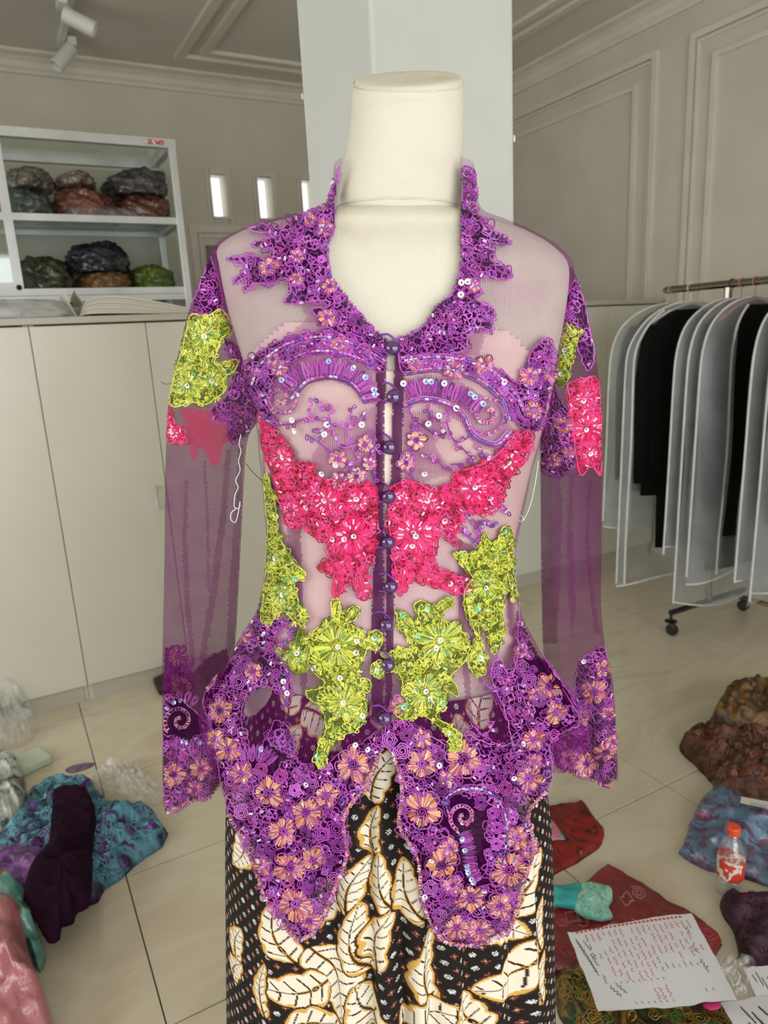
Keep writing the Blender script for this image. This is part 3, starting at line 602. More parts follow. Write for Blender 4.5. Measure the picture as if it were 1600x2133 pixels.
# print, in cloth coordinates (u across, v up), metres
def batik(u, v):
    n = len(u); black = np.array(lin(26, 22, 20)[:3]); cream = np.array(lin(232, 224, 205)[:3]); brown = np.array(lin(62, 38, 28)[:3]); och = np.array(lin(214, 168, 84)[:3]); rust = np.array(lin(150, 78, 56)[:3]); pale = np.array(lin(214, 214, 214)[:3])
    C = np.tile(black, (n, 1))
    # ground: alternating six-dot and four-petal sprigs on a slanted lattice
    s = .0185; uu = (u+.55*v*.25)/s; vv = v/s; a = uu+vv; b2 = uu-vv; ia, ib = np.floor(a/1.0), np.floor(b2/1.0); fa, fb = a-ia-.5, b2-ib-.5
    lx, ly = (fa+fb)/2*s, (fa-fb)/2*s; r = np.hypot(lx, ly); an = np.arctan2(ly, lx); even = ((ia+ib) % 2 == 0)
    d6 = np.min([np.hypot(lx-.0024*np.cos(k*PI/3), ly-.0024*np.sin(k*PI/3)) for k in range(6)]+[r], axis=0)
    C[even & (d6 < .00098)] = pale
    pet = np.min([np.hypot((lx*np.cos(k)+ly*np.sin(k)-.0021)/1.5, -lx*np.sin(k)+ly*np.cos(k)) for k in (0, PI/2, PI, 1.5*PI)], axis=0)
    C[~even & (pet < .00105)] = rust; C[~even & (r < .0007)] = cream
    return C, black, cream, brown, och, rust, pale
uf, vf = Uu.ravel(), Zz.ravel(); C, black, cream, brown, och, rust, pale = batik(uf, vf)
px2v = lambda x, y: (u_of_px(x)-uc, PC(x, y, DM-.14)[2])
leaves = [  # px centre, length, width, angle deg (0 = pointing right, 90 = up), kind
 (492, 1738, 75, 50, 60, 0), (500, 1832, 90, 56, 250, 0), (690, 1880, 135, 66, 40, 0), (588, 1955, 120, 62, 110, 1), (685, 2040, 150, 88, 300, 0), (610, 2062, 120, 70, 200, 1), (495, 2035, 80, 46, 80, 1), (492, 2095, 60, 42, 60, 1), (556, 2085, 110, 34, 95, 0),
 (752, 1838, 110, 44, 70, 0), (755, 1945, 140, 52, 100, 0), (808, 1625, 105, 54, 60, 0), (788, 1735, 90, 34, 90, 1), (812, 1835, 120, 42, 110, 0), (800, 1940, 120, 46, 80, 1), (770, 2080, 110, 50, 120, 1), (900, 2005, 150, 44, 95, 0), (865, 1850, 120, 46, 110, 0),
 (1118, 1700, 110, 52, 80, 1), (1110, 1885, 120, 62, 60, 1), (1056, 1962, 100, 52, 340, 0), (1065, 2045, 140, 84, 200, 1), (905, 2112, 120, 70, 20, 0), (985, 2100, 90, 56, 120, 1), (1128, 1990, 110, 34, 90, 0), (1130, 2105, 110, 34, 90, 1), (660, 2140, 120, 60, 10, 1), (812, 1500, 90, 60, 20, 1), (560, 1480, 90, 56, 80, 1), (640, 1545, 110, 64, 330, 0), (1060, 1500, 90, 60, 60, 1), (1000, 1560, 80, 50, 120, 0), (570, 1600, 90, 60, 80, 0), (900, 1600, 110, 60, 20, 1), (1000, 1760, 120, 60, 60, 0), (960, 1900, 100, 50, 120, 1), (650, 1720, 120, 60, 60, 1)]
leafrng = np.random.default_rng(3)
for k in range(26): leaves.append((leafrng.uniform(500, 1130), leafrng.uniform(2200, 2900), 130, 66, leafrng.uniform(0, 360), int(k % 2)))
def stamp_leaf(x, y, ln, wd, ang, kind, mpp=.00056, uv=None):
    u0, v0 = px2v(x, y) if uv is None else uv; ln *= mpp; wd *= mpp
    a = math.radians(ang); near = np.nonzero(np.hypot(uf-u0, vf-v0) < ln*.75)[0]
    if not len(near): return
    du_, dv_ = uf[near]-u0, vf[near]-v0
    s = (du_*math.cos(a)+dv_*math.sin(a))/ln+.5; c = (-du_*math.sin(a)+dv_*math.cos(a)); c = c-.12*ln*np.sin(s*PI*1.2)
    ss = np.clip(s, 0, 1); env = wd*.5*np.sin(PI*ss**.72)**.62*(.92+.20*np.abs(np.sin(ss*PI*(4 if kind == 0 else 3))))
    q = np.abs(c)-env; inside = (s > 0) & (s < 1)
    e = .0024
    C[near[inside & (q < e*1.1)]] = brown
    C[near[inside & (q < 0)]] = och
    ins = inside & (q < -.0018-.0034*np.sin(ss*11+c*90)**2*(c > 0)-.0012*np.sin(ss*17)**2); C[near[ins]] = cream; C[near[ins & (np.abs(c) < .0022*(1.3-ss)) & (ss < .5)]] = och
    vein = (np.abs(c) < .0011*(1.4-ss)); side = np.abs(((s*(7 if kind == 0 else 5)-np.abs(c)/wd*1.6) % 1)-.5) < .07
    C[near[ins & (vein | (side & (np.abs(c) > .002) & (np.abs(c) < env*.75)))]] = brown
    if kind == 1:
        eye = np.hypot((s-.22)*ln/1.9, c) ; C[near[inside & (eye < .0036)]] = och; C[near[inside & (eye < .0027)]] = black
        dots = (eye < .0020) & (np.abs(c) < .0007) & (np.sin((s-.22)*ln*3200) > 0); C[near[inside & dots]] = cream
for L in leaves: stamp_leaf(L[0], L[1], L[2]*1.2, L[3]*1.3, *L[4:])
Umax = U.max()
for k in range(40): stamp_leaf(0, 0, 160, 90, leafrng.uniform(0, 360), k % 2, uv=(leafrng.uniform(.36, Umax-uc), leafrng.uniform(.1, .95)))
sk = mk('batik_skirt', W(P.reshape(-1, 3)), gridfaces(nr, nc), None, None, smooth=True, col=np.concatenate([C, np.ones((len(C), 1))], 1))
M_batik = vcol('batik_cotton', rough=.85, spec=.25); add_bump(M_batik, 900, .15, .0005); sk.data.materials.append(M_batik)
tag(sk, 'long black batik skirt printed with cream leaves, worn below the purple blouse', 'skirt')

# ---- blouse
blouse = thing('lace_blouse', 'sheer purple long-sleeved blouse with lime and pink flower lace, on the mannequin', 'blouse', tuple(base_m), ROTM)
M_tulle = sheer('purple_tulle', lin(146, 38, 134), .13, .40, .0019)
M_tulle_s = sheer('purple_tulle_sleeve', lin(120, 38, 108), .28, .48, .0017, axis=1)
M_net = sheer('dense_purple_net', lin(64, 12, 66), .66, .92, .0021)
M_placket = sheer('doubled_purple_net', lin(88, 24, 84), .66, .9, .0016)
NB = 430
P, th, _ = loft(BODY, NB, .0026, bust=.018)
# ruffled fullness below the waist
zz = P[:, :, 2]; cb = P.mean(1, keepdims=True); nb = P-cb; nb[:, :, 2] = 0; nb /= np.linalg.norm(nb, axis=2, keepdims=True)
rf = np.clip((1.06-zz)/.25, 0, 1)*(.0035*np.sin(th*17)[None, :]+.003*np.sin(th*29+zz*20))
P = P+nb*rf[:, :, None]
P = P+nb*(.0012*snoise(P, 26.))[:, :, None]*np.clip((zz-.9)/.3, 0, 1)[:, :, None]
Pf = P.reshape(-1, 3); F = gridfaces(len(P), NB); cen = Pf[F].mean(1); cpx = proj_c(cen)
NECKL = [(716, 230), (714, 346), (703, 399), (701, 442), (701, 477), (686, 514), (690, 574), (716, 605), (734, 630), (756, 655), (784, 686), (816, 711), (830, 702), (872, 683), (887, 667), (909, 633), (941, 611), (947, 586), (956, 567), (959, 536), (956, 505), (958, 442), (961, 396), (959, 346), (957, 230)]
HEM = [(300, 1600), (462, 1600), (478, 1700), (500, 1735), (530, 1800), (552, 1850), (560, 1885), (590, 1925), (610, 1950), (632, 1958), (655, 1945), (672, 1920), (690, 1895), (700, 1850), (722, 1800), (727, 1760), (718, 1700), (735, 1665), (760, 1640), (785, 1600), (800, 1530), (806, 1515), (815, 1560), (838, 1610), (828, 1680), (832, 1725), (868, 1780), (873, 1830), (880, 1890), (905, 1945), (940, 1968), (990, 1972), (1050, 1948), (1072, 1910), (1082, 1860), (1100, 1800), (1112, 1760), (1095, 1700), (1110, 1660), (1145, 1640), (1152, 1610), (1400, 1600), (1400, 2300), (300, 2300)]
SLIT = [(806, 742), (823, 742), (818, 800), (815, 870), (817, 930), (814, 1000), (806, 1015), (801, 990), (806, 930), (800, 870), (806, 800)]
front = cen[:, 1] < DM+.0
cut = np.where(front, inpoly(cpx, NECKL) | inpoly(cpx, HEM) | inpoly(cpx, SLIT), cen[:, 2] < .715+.10*np.cos(np.arctan2(cen[:, 1]-DM, cen[:, 0]))**4+.008*np.sin(np.arctan2(cen[:, 1]-DM, cen[:, 0])*40))
ub = np.cumsum(np.linalg.norm(np.diff(P[len(P)//2], axis=0, prepend=P[len(P)//2][:1]), axis=1))
fab = np.stack([np.broadcast_to(ub, P.shape[:2]), P[:, :, 2], np.zeros(P.shape[:2])], -1).reshape(-1, 3)
body = mk('tulle_body', W(Pf), F[~cut], M_tulle, blouse, smooth=True, uv=fab)
bvhB = BVHTree.FromPolygons(Pf.tolist(), F[front & ~inpoly(cpx, NECKL)].tolist()); bvhAll = BVHTree.FromPolygons(Pf.tolist(), F.tolist())
# sleeves: (outer px, inner px) pairs
SL = [((446, 522), (470, 545)), ((427, 562), (480, 605)), ((407, 618), (498, 672)), ((389, 680), (522, 735)), ((368, 770), (545, 806)), ((355, 850), (545, 864)), ((349, 920), (516, 914)), ((346, 1010), (507, 1010)), ((345, 1150), (500, 1150)), ((342, 1300), (492, 1300)), ((340, 1400), (486, 1395)), ((340, 1500), (482, 1490)), ((340, 1600), (474, 1590)), ((342, 1674), (462, 1630))]
SR = [((1190, 556), (1164, 580)), ((1212, 614), (1156, 645)), ((1227, 688), (1148, 716)), ((1238, 760), (1134, 796)), ((1246, 840), (1122, 864)), ((1250, 920), (1126, 925)), ((1251, 1010), (1127, 1010)), ((1251, 1150), (1128, 1150)), ((1251, 1270), (1130, 1280)), ((1262, 1360), (1134, 1375)), ((1276, 1430), (1138, 1450)), ((1282, 1520), (1140, 1530)), ((1284, 1614), (1146, 1580))]
YS = DM+.045
def sleeve(pairs, seed, nth=96, step=.004):
    yd = [DM+.045*min(1, max(0, (i-1)/5)) for i in range(len(pairs))]; A = np.array([PC(*p[0], y_) for p, y_ in zip(pairs, yd)]); B = np.array([PC(*p[1], y_) for p, y_ in zip(pairs, yd)]); seg = np.linalg.norm(np.diff((A+B)/2, axis=0), axis=1); t = [0.]
    for i, s in enumerate(seg): n = max(1, int(round(s/step))); t += list(i+np.arange(1, n+1)/n)
    t = np.array(t); A, B = catmull(A, t), catmull(B, t); mid, hv = (A+B)/2, (A-B)/2; wd = np.linalg.norm(hv, axis=1); th = np.linspace(0, 2*PI, nth, endpoint=False)
    dep = np.clip(wd*.75, .012, .036)+.022*np.clip(1-np.abs(t-3.2)/3.2, 0, 1); c, s = np.cos(th), np.sin(th)
    P = mid[:, None]+np.sign(c)[None, :, None]*(np.abs(c)**.8)[None, :, None]*hv[:, None]
    arm = np.clip((t-5)/5, 0, 1)
    wr = 1+arm[:, None]*(.16*np.sin(5*th+seed+t[:, None]*.5)[:, :]+.12*np.sin(9*th-t[:, None]*.9+seed*2))
    P[:, :, 1] += s[None, :]*dep[:, None]*wr
    return P, t
SURF = {}
class Surf:
    """lookup of the garment's surface along the lines of a pixel lattice"""
    def __init__(s, bvh, x0, x1, y0, y1, st=2, back=False):
        s.x0, s.y0, s.st = x0, y0, st; nx, ny = int((x1-x0)/st)+1, int((y1-y0)/st)+1; s.P = np.full((ny, nx, 3), np.nan); s.N = np.zeros((ny, nx, 3)); eye = Vector(EYE)
        for j in range(ny):
            for i in range(nx):
                d = CF+(x0+i*st-800)/FPX*CX-(y0+j*st-1066.5)/FPX*CU; dv = Vector(d).normalized(); h = bvh.ray_cast(eye, dv)
                if back and h[0] is not None:
                    h2 = bvh.ray_cast(h[0]+dv*.002, dv); h = h2
                if h[0] is not None:
                    n = h[1]; n = -n if n.dot(dv) > 0 else n; s.P[j, i] = h[0]; s.N[j, i] = n
        s.nx, s.ny = nx, ny
    def __call__(s, q):
        q = np.asarray(q, float); fx_ = (q[:, 0]-s.x0)/s.st; fy_ = (q[:, 1]-s.y0)/s.st
        ok = (fx_ >= 0) & (fy_ >= 0) & (fx_ < s.nx-1) & (fy_ < s.ny-1); fx_ = np.clip(fx_, 0, s.nx-1.001); fy_ = np.clip(fy_, 0, s.ny-1.001)
        i, j = fx_.astype(int), fy_.astype(int); a, b = (fx_-i)[:, None], (fy_-j)[:, None]
        f = lambda A: (A[j, i]*(1-a)+A[j, i+1]*a)*(1-b)+(A[j+1, i]*(1-a)+A[j+1, i+1]*a)*b
        P_, N_ = f(s.P), f(s.N); P_[~ok] = np.nan; return P_, N_/(np.linalg.norm(N_, axis=1)[:, None]+1e-9)
class SurfRound(Surf):
    """the same, unrolled around the waist: x = angle about the body's axis, y = height"""
    K = .2/.00055
    def __init__(s, bvh, z0, z1, st=3):
        s.x0, s.y0, s.st = -.35*s.K, z0/.00055, st; s.nx, s.ny = int((PI+.7)*s.K/st)+1, int((z1-z0)/.00055/st)+1; s.P = np.full((s.ny, s.nx, 3), np.nan); s.N = np.zeros((s.ny, s.nx, 3))
        for j in range(s.ny):
            for i in range(s.nx):
                a = (s.x0+i*st)/s.K; d = Vector((math.cos(a), math.sin(a), 0)); h = bvh.ray_cast(Vector((-.005, DM, (s.y0+j*st)*.00055)), d)
                if h[0] is not None: n = h[1]; n = -n if n.dot(d) < 0 else n; s.P[j, i] = h[0]; s.N[j, i] = n
SURF['S'] = SurfRound(bvhAll, .70, 1.02)
SURF['B'] = Surf(bvhB, 410, 1230, 336, 1990)
for key, pairs, seed, rng_ in (('L', SL, .4, (330, 560, 520, 1720)), ('R', SR, 1.9, (1110, 1300, 560, 1660))):
    P, t = sleeve(pairs, seed); F = gridfaces(len(P), 96); v = np.cumsum(np.full(len(P), .004))
    fab = np.stack([np.broadcast_to(np.linspace(0, .28, 96), P.shape[:2]), np.broadcast_to(v[:, None], P.shape[:2]), np.zeros(P.shape[:2])], -1).reshape(-1, 3)
    mk('sleeve', W(P.reshape(-1, 3)), F, M_tulle_s, blouse, smooth=True, uv=fab)
    bv = BVHTree.FromPolygons(P.reshape(-1, 3).tolist(), F.tolist()); SURF[key] = Surf(bv, *rng_)
    SURF[key+'b'] = Surf(bv, *rng_, st=3, back=True)

# ---- lace: cords, satin stitch, beads laid on those surfaces
class Acc:
    def __init__(s): s.V, s.F, s.C, s.n = [], [], [], 0
    def cord(s, q, wpx, color, surf='B', closed=False, lift=.0006, hgt=.9, jit=.25):
        q = np.asarray(q, float)
        if closed: q = np.concatenate([q, q[:1]])
        P_, N_ = SURF[surf](q); ok = ~np.isnan(P_[:, 0])
        if ok.sum() < 2: return
        idx = np.nonzero(ok)[0]
        for run in np.split(idx, np.nonzero(np.diff(idx) > 1)[0]+1):
            if len(run) < 2: continue
            p, n = P_[run], N_[run]
            if np.max(np.linalg.norm(np.diff(p, axis=0), axis=1)) > .02: continue
            T = np.gradient(p, axis=0); T /= np.linalg.norm(T, axis=1)[:, None]+1e-9; S = np.cross(n, T); S /= np.linalg.norm(S, axis=1)[:, None]+1e-9
            r = wpx*.00055*.5; b = p+n*lift
            V = np.stack([b-S*r, b+n*r*hgt*1.5-S*r*.45, b+n*r*hgt*1.5+S*r*.45, b+S*r], 1).reshape(-1, 3); k = len(p)
            i = np.arange(k-1)*4; F_ = np.concatenate([np.stack([i+c, i+c+1, i+c+5, i+c+4], 1) for c in range(3)])
            s.V.append(V); s.F.append(F_+s.n); s.n += len(V); col = np.array(color[:3])*(1+jit*RNG.uniform(-1, 1)); s.C.append(np.tile(np.append(col, 1.), (len(V), 1)))
    def build(s, name, material, parent, label=None, stuff=True):
        if not s.V: return None
        o = mk(name, W(np.concatenate(s.V)), np.concatenate(s.F), material, parent, smooth=True, col=np.concatenate(s.C))
        if stuff: o['kind'] = 'stuff'
        if label: o['label'] = label
        return o
M_cord = vcol('lace_cord', rough=.42, spec=.5); M_thread = vcol('satin_thread', rough=.42, spec=.6); M_bead = vcol('glass_bead', rough=.08, spec=.9, coat=1.)
def patch(poly, name, material, surf='B', st=4, lift=.0003, parent=None, hole=None, label=None, col=None):
    poly = np.asarray(poly, float); x0, y0 = poly.min(0)-st; x1, y1 = poly.max(0)+st; xs_, ys_ = np.arange(x0, x1, st), np.arange(y0, y1, st); gx, gy = np.meshgrid(xs_, ys_); q = np.stack([gx.ravel(), gy.ravel()], 1)
    P_, N_ = SURF[surf](q); ok = ~np.isnan(P_[:, 0]); F_ = gridfaces(len(ys_), len(xs_), False); c = q[F_].mean(1); keep = inpoly(c+RNG.uniform(-1.5, 1.5, c.shape), poly) & ok[F_].all(1)
    if hole is not None: keep &= ~inpoly(c, hole)
    F_ = F_[keep]
    if not len(F_): return None
    used = np.unique(F_); mp = np.zeros(len(q), int); mp[used] = np.arange(len(used)); P_ = P_[used]+N_[used]*lift
    d = np.ptp(P_[mp[F_]], axis=1).max(1); F_ = F_[d < .02]
    o = mk(name, W(P_), mp[F_], material, parent or blouse, smooth=True, uv=np.stack([P_[:, 0], P_[:, 2], P_[:, 0]*0], 1))
    if label: o['label'] = label
    return o
U_ = lambda a, b: RNG.uniform(a, b)
PUR = [lin(162, 64, 168), lin(138, 42, 146), lin(190, 100, 196), lin(174, 80, 180), lin(114, 28, 120), lin(168, 62, 156)]
ORA = [lin(214, 142, 104), lin(228, 168, 128), lin(188, 106, 74), lin(158, 74, 66), lin(232, 178, 140), lin(190, 112, 128)]
PNK = [lin(222, 22, 98), lin(236, 50, 124), lin(198, 10, 76), lin(236, 28, 132)]; DPK = [lin(156, 4, 50), lin(182, 14, 74), lin(212, 84, 152)]
LIM = [lin(194, 202, 58), lin(220, 220, 100), lin(172, 184, 40), lin(204, 206, 76)]; DGR = [lin(98, 110, 12), lin(126, 134, 26), lin(76, 88, 8)]
BEADP = [lin(176, 130, 206), lin(104, 70, 176), lin(196, 130, 196), lin(84, 60, 150), lin(190, 90, 160), lin(206, 190, 222)]
BEADG = [lin(90, 170, 70), lin(150, 200, 90), lin(206, 224, 150), lin(50, 140, 80)]
BEADK = [lin(250, 130, 180), lin(244, 70, 150), lin(255, 190, 215)]
pick = lambda L: L[int(RNG.integers(len(L)))]
def scribble(cx, cy, r, n=22):
    t = np.linspace(0, 2*PI, n, endpoint=False); a, b, c, d = RNG.uniform(0, 6.28, 4); k = int(RNG.integers(2, 5))
    x = np.cos(t+a)+.55*np.cos(k*t+b)+.25*np.cos((k+2)*t+c); y = np.sin(t+a)+.55*np.sin(k*t+b+.4)+.25*np.sin((k+2)*t+d); return np.stack([cx+r*x/1.5, cy+r*y/1.5], 1)
def rose(cx, cy, r, turns=2.6):
    n = int(13*turns); t = np.linspace(0, 2*PI*turns, n); a0 = U_(0, 6.28); rr = r*(.18+.82*t/t[-1])*(1+.12*np.cos(5*t+a0)); return np.stack([cx+rr*np.cos(t+a0), cy+rr*np.sin(t+a0)], 1)
def petal(cx, cy, ang, l0, l1, wd, n=14):
    t = np.linspace(0, 2*PI, n, endpoint=False); s = l0+(l1-l0)*(.5-.5*np.cos(t)); o = wd*np.sin(t)*(.55+.45*(s-l0)/(l1-l0+1e-9)); return np.stack([cx+s*np.cos(ang)-o*np.sin(ang), cy+s*np.sin(ang)+o*np.cos(ang)], 1)
def seg(cx, cy, ang, l0, l1): return np.array([(cx+l0*math.cos(ang), cy+l0*math.sin(ang)), (cx+(l0+l1)/2*math.cos(ang), cy+(l0+l1)/2*math.sin(ang)), (cx+l1*math.cos(ang), cy+l1*math.sin(ang))])
def bead(acc, x, y, pal, surf='B', ang=None, ln=8): acc.cord(seg(x, y, U_(0, 6.28) if ang is None else ang, -ln/2, ln/2), 4.2, pick(pal), surf, lift=.0012, hgt=1.2)
def satin_flower(ac, at, ab, cx, cy, r, n=7, surf='B', fillp=ORA, linep=PUR, beadp=BEADP, dens=1.):
    a0 = U_(0, 6.28); pw_ = 2*PI/n
    for k in range(n):
        a = a0+k*pw_+U_(-.1, .1); L = r*U_(.78, 1.1)
        m_ = max(6, int(r*.34*dens))
        for j in range(m_):
            f = (j+.5)/m_-.5; aa = a+f*pw_*.98; at.cord(seg(cx, cy, aa, r*U_(.24, .46), L*(1-.30*(2*f)**2)*U_(.82, 1.0)), U_(2.4, 3.8), pick(fillp), surf, lift=.0008)
        for f in (-.22, .2): ac.cord(seg(cx, cy, a+f*pw_, r*.3, L*.8)+RNG.uniform(-1, 1, (3, 2)), 1.9, pick(linep), surf, lift=.0012)
        ac.cord(petal(cx, cy, a, r*.22, L*1.04, r*(2.5/n))+RNG.uniform(-.9, .9, (14, 2)), 2.4, pick(linep), surf, True, lift=.0012)
        if RNG.random() < .7: bead(ab, cx+r*.55*math.cos(a), cy+r*.55*math.sin(a), beadp, surf, a, r*.22)
    ac.cord(rose(cx, cy, r*.26, 2), 2.4, pick(linep), surf, lift=.0014)
SEQ = []
def fill(ac, at, ab, poly, sp=13, surf='B', w=(.62, .2, .1, .08), linep=PUR, fillp=ORA, beadp=BEADP, cw=2.5, outline=True, seq=.008, bd=.35, rs=1., hole=None, avoid=()):
    poly = np.asarray(poly, float); x0, y0 = poly.min(0); x1, y1 = poly.max(0); gx, gy = np.meshgrid(np.arange(x0, x1, sp), np.arange(y0, y1, sp)); q = np.stack([gx.ravel(), gy.ravel()], 1)+RNG.uniform(-sp*.45, sp*.45, (gx.size, 2)); q = q[inpoly(q, poly)]
    if hole is not None: q = q[~inpoly(q, hole)]
    RNG.shuffle(q); taken = [a_[:3] for a_ in avoid]
    for (x, y) in q:
        if any((x-a)**2+(y-b)**2 < r_*r_ for a, b, r_ in taken): continue
        k = RNG.choice(4, p=np.array(w)/sum(w))
        if k == 0: ac.cord(scribble(x, y, sp*U_(.6, .95)*rs), cw, pick(linep), surf, True, lift=U_(.0006, .0014))
        elif k == 1: r_ = U_(10, 15)*rs; ac.cord(rose(x, y, r_), cw, pick(linep), surf, lift=.001); taken.append((x, y, r_*.95))
        elif k == 2: r_ = U_(16, 26)*rs; satin_flower(ac, at, ab, x, y, r_, int(RNG.integers(5, 8)), surf, fillp, linep, beadp); taken.append((x, y, r_*.9))
        else:
            a = U_(0, 6.28)
            for j in range(5): ac.cord(petal(x, y, a+j*1.256, 2, sp*.9*rs, 3.2), cw, pick(linep), surf, True, lift=.001)
        if RNG.random() < bd: bead(ab, x+U_(-4, 4), y+U_(-4, 4), beadp, surf)
        if RNG.random() < seq: SEQ.append((x, y, surf, 0))
    if outline:
        pp = smooth_poly(poly, int(len(poly)*6)); pp = pp+RNG.uniform(-1.2, 1.2, pp.shape)
        for k in range(2): ac.cord(pp+RNG.uniform(-1.8, 1.8, pp.shape), cw, pick(linep), surf, True, lift=.0009)
def beaded_band(ac, ab, pts, surf='B', off=6, n=60):
    c = smooth_poly(pts, n, False); T = np.gradient(c, axis=0); T /= np.linalg.norm(T, axis=1)[:, None]; Nn = np.stack([-T[:, 1], T[:, 0]], 1)
    for s in (-off, off): ac.cord(c+Nn*s+RNG.uniform(-.8, .8, c.shape), 2.6, pick(PUR), surf)
    L = np.concatenate([[0], np.cumsum(np.linalg.norm(np.diff(c, axis=0), axis=1))])
    for d_ in np.arange(4, L[-1], 9.5):
        x, y = np.interp(d_, L, c[:, 0]), np.interp(d_, L, c[:, 1]); tx, ty = np.interp(d_, L, T[:, 0]), np.interp(d_, L, T[:, 1]); bead(ab, x, y, BEADP, surf, math.atan2(ty, tx), 8)
def rose_row(ac, ab, pts, r, surf='B', gap=2.1):
    c = smooth_poly(pts, 80, False); L = np.concatenate([[0], np.cumsum(np.linalg.norm(np.diff(c, axis=0), axis=1))])
    for d_ in np.arange(r, L[-1], r*gap):
        x, y = np.interp(d_, L, c[:, 0]), np.interp(d_, L, c[:, 1]); ac.cord(rose(x, y, r), 2.4, pick(PUR), surf, lift=.001); bead(ab, x, y, BEADP, surf, ln=5)
def fan(ac, ab, pts, ln, side, surf='B', step=11):
    c = smooth_poly(pts, 90, False); T = np.gradient(c, axis=0); T /= np.linalg.norm(T, axis=1)[:, None]; L = np.concatenate([[0], np.cumsum(np.linalg.norm(np.diff(c, axis=0), axis=1))])
    for d_ in np.arange(3, L[-1], step):
        x, y = np.interp(d_, L, c[:, 0]), np.interp(d_, L, c[:, 1]); a = math.atan2(np.interp(d_, L, T[:, 1]), np.interp(d_, L, T[:, 0]))+side*PI/2
        ac.cord(petal(x, y, a+U_(-.08, .08), -ln*.15, ln, step*.5), 2.4, pick(PUR), surf, True, lift=.001); ac.cord(petal(x, y, a, ln*.05, ln*.8, step*.26, 10), 2., pick(PUR), surf, True, lift=.0008)
        if RNG.random() < .4: SEQ.append((x+math.cos(a)*ln*.12, y+math.sin(a)*ln*.12, surf, 1))
def vine(ac, ab, pts, surf='B', leaf=9, step=16):
    c = smooth_poly(pts, 16*len(pts), False); c = c+np.cumsum(RNG.normal(0, .35, c.shape), 0)*.4
    ac.cord(c, 2.4, pick(PUR), surf); ac.cord(c+RNG.uniform(-1.6, 1.6, c.shape), 2., pick(PUR), surf)
    for k in range(0, len(c), max(1, int(step/3))):
        a = U_(0, 6.28); ac.cord(petal(c[k, 0], c[k, 1], a, 1, leaf*U_(.9, 1.5), 3.6), 2.3, pick(PUR), surf, True)
        if RNG.random() < .3: bead(ab, c[k, 0]+math.cos(a)*5, c[k, 1]+math.sin(a)*5, BEADP, surf, a, 7)
def spiral(ac, ab, cx, cy, r, turns, dir_=1, a0=0., surf='B', orange=True, at=None):
    t = np.linspace(0, 1, 60); a = a0+dir_*2*PI*turns*t; rr = r*(1-.82*t); c = np.stack([cx+rr*np.cos(a), cy+rr*np.sin(a)], 1)
    for s in (0, 6): ac.cord(np.stack([cx+(rr-s)*np.cos(a), cy+(rr-s)*np.sin(a)], 1), 2.6, pick(PUR), surf)
    for k in range(0, 60, 2):
        if orange and at is not None: at.cord(seg(c[k, 0], c[k, 1], a[k]+PI, 0, 6), 2.8, pick(ORA), surf)
        if k % 6 == 0: bead(ab, c[k, 0], c[k, 1], BEADP, surf, a[k]+PI/2)

ac, at, ab = Acc(), Acc(), Acc()
POLY = {}
POLY['yokeL'] = [(710, 348), (702, 400), (700, 440), (700, 480), (685, 514), (689, 574), (715, 606), (734, 632), (756, 657), (784, 688), (812, 712), (806, 736), (770, 720), (740, 712), (711, 699), (683, 680), (668, 662), (650, 650), (652, 642), (684, 640), (683, 626), (642, 628), (592, 632), (606, 606), (596, 580), (561, 592), (530, 590), (511, 610), (508, 598), (520, 575), (489, 592), (492, 578), (512, 562), (505, 548), (477, 544), (480, 536), (530, 533), (560, 545), (570, 520), (528, 515), (530, 505), (560, 498), (570, 488), (514, 480), (549, 468), (585, 478), (620, 450), (661, 436), (690, 398)]
POLY['yokeR'] = [(960, 348), (985, 362), (992, 440), (1011, 461), (1024, 477), (1060, 503), (1058, 510), (1020, 505), (1005, 512), (1030, 524), (1027, 545), (1061, 563), (1066, 578), (1039, 581), (1008, 575), (996, 588), (1002, 611), (988, 622), (1030, 645), (1027, 667), (1020, 690), (999, 680), (976, 700), (970, 727), (945, 736), (905, 742), (867, 745), (836, 755), (828, 720), (832, 704), (872, 685), (889, 669), (911, 635), (942, 613), (949, 588), (958, 568), (961, 536), (958, 505), (960, 442), (963, 396)]
POLY['bandL'] = [(508, 760), (535, 738), (560, 722), (600, 704), (650, 692), (700, 698), (750, 715), (797, 742), (799, 775), (760, 754), (710, 738), (655, 736), (612, 752), (582, 777), (564, 805), (562, 850), (575, 878), (560, 888), (542, 872), (528, 850), (512, 800)]
POLY['bandR'] = [(838, 745), (900, 740), (960, 745), (1010, 757), (1050, 778), (1080, 800), (1098, 785), (1105, 735), (1138, 705), (1152, 720), (1148, 790), (1135, 870), (1115, 898), (1085, 890), (1062, 850), (1040, 815), (1000, 787), (950, 772), (900, 766), (840, 776)]
POLY['hipL'] = [(542, 1215), (520, 1290), (495, 1332), (440, 1430), (424, 1462), (445, 1520), (457, 1600), (478, 1700), (530, 1800), (560, 1885), (610, 1950), (632, 1956), (672, 1920), (700, 1850), (725, 1780), (720, 1700), (760, 1640), (792, 1570), (796, 1520), (770, 1535), (735, 1560), (700, 1575), (668, 1610), (640, 1600), (615, 1575), (612, 1540), (598, 1512), (575, 1500), (556, 1540), (530, 1560), (510, 1540), (506, 1480), (522, 1440), (560, 1430), (600, 1450), (612, 1440), (590, 1380), (570, 1330), (600, 1300), (612, 1290), (580, 1288), (556, 1290), (546, 1250)]
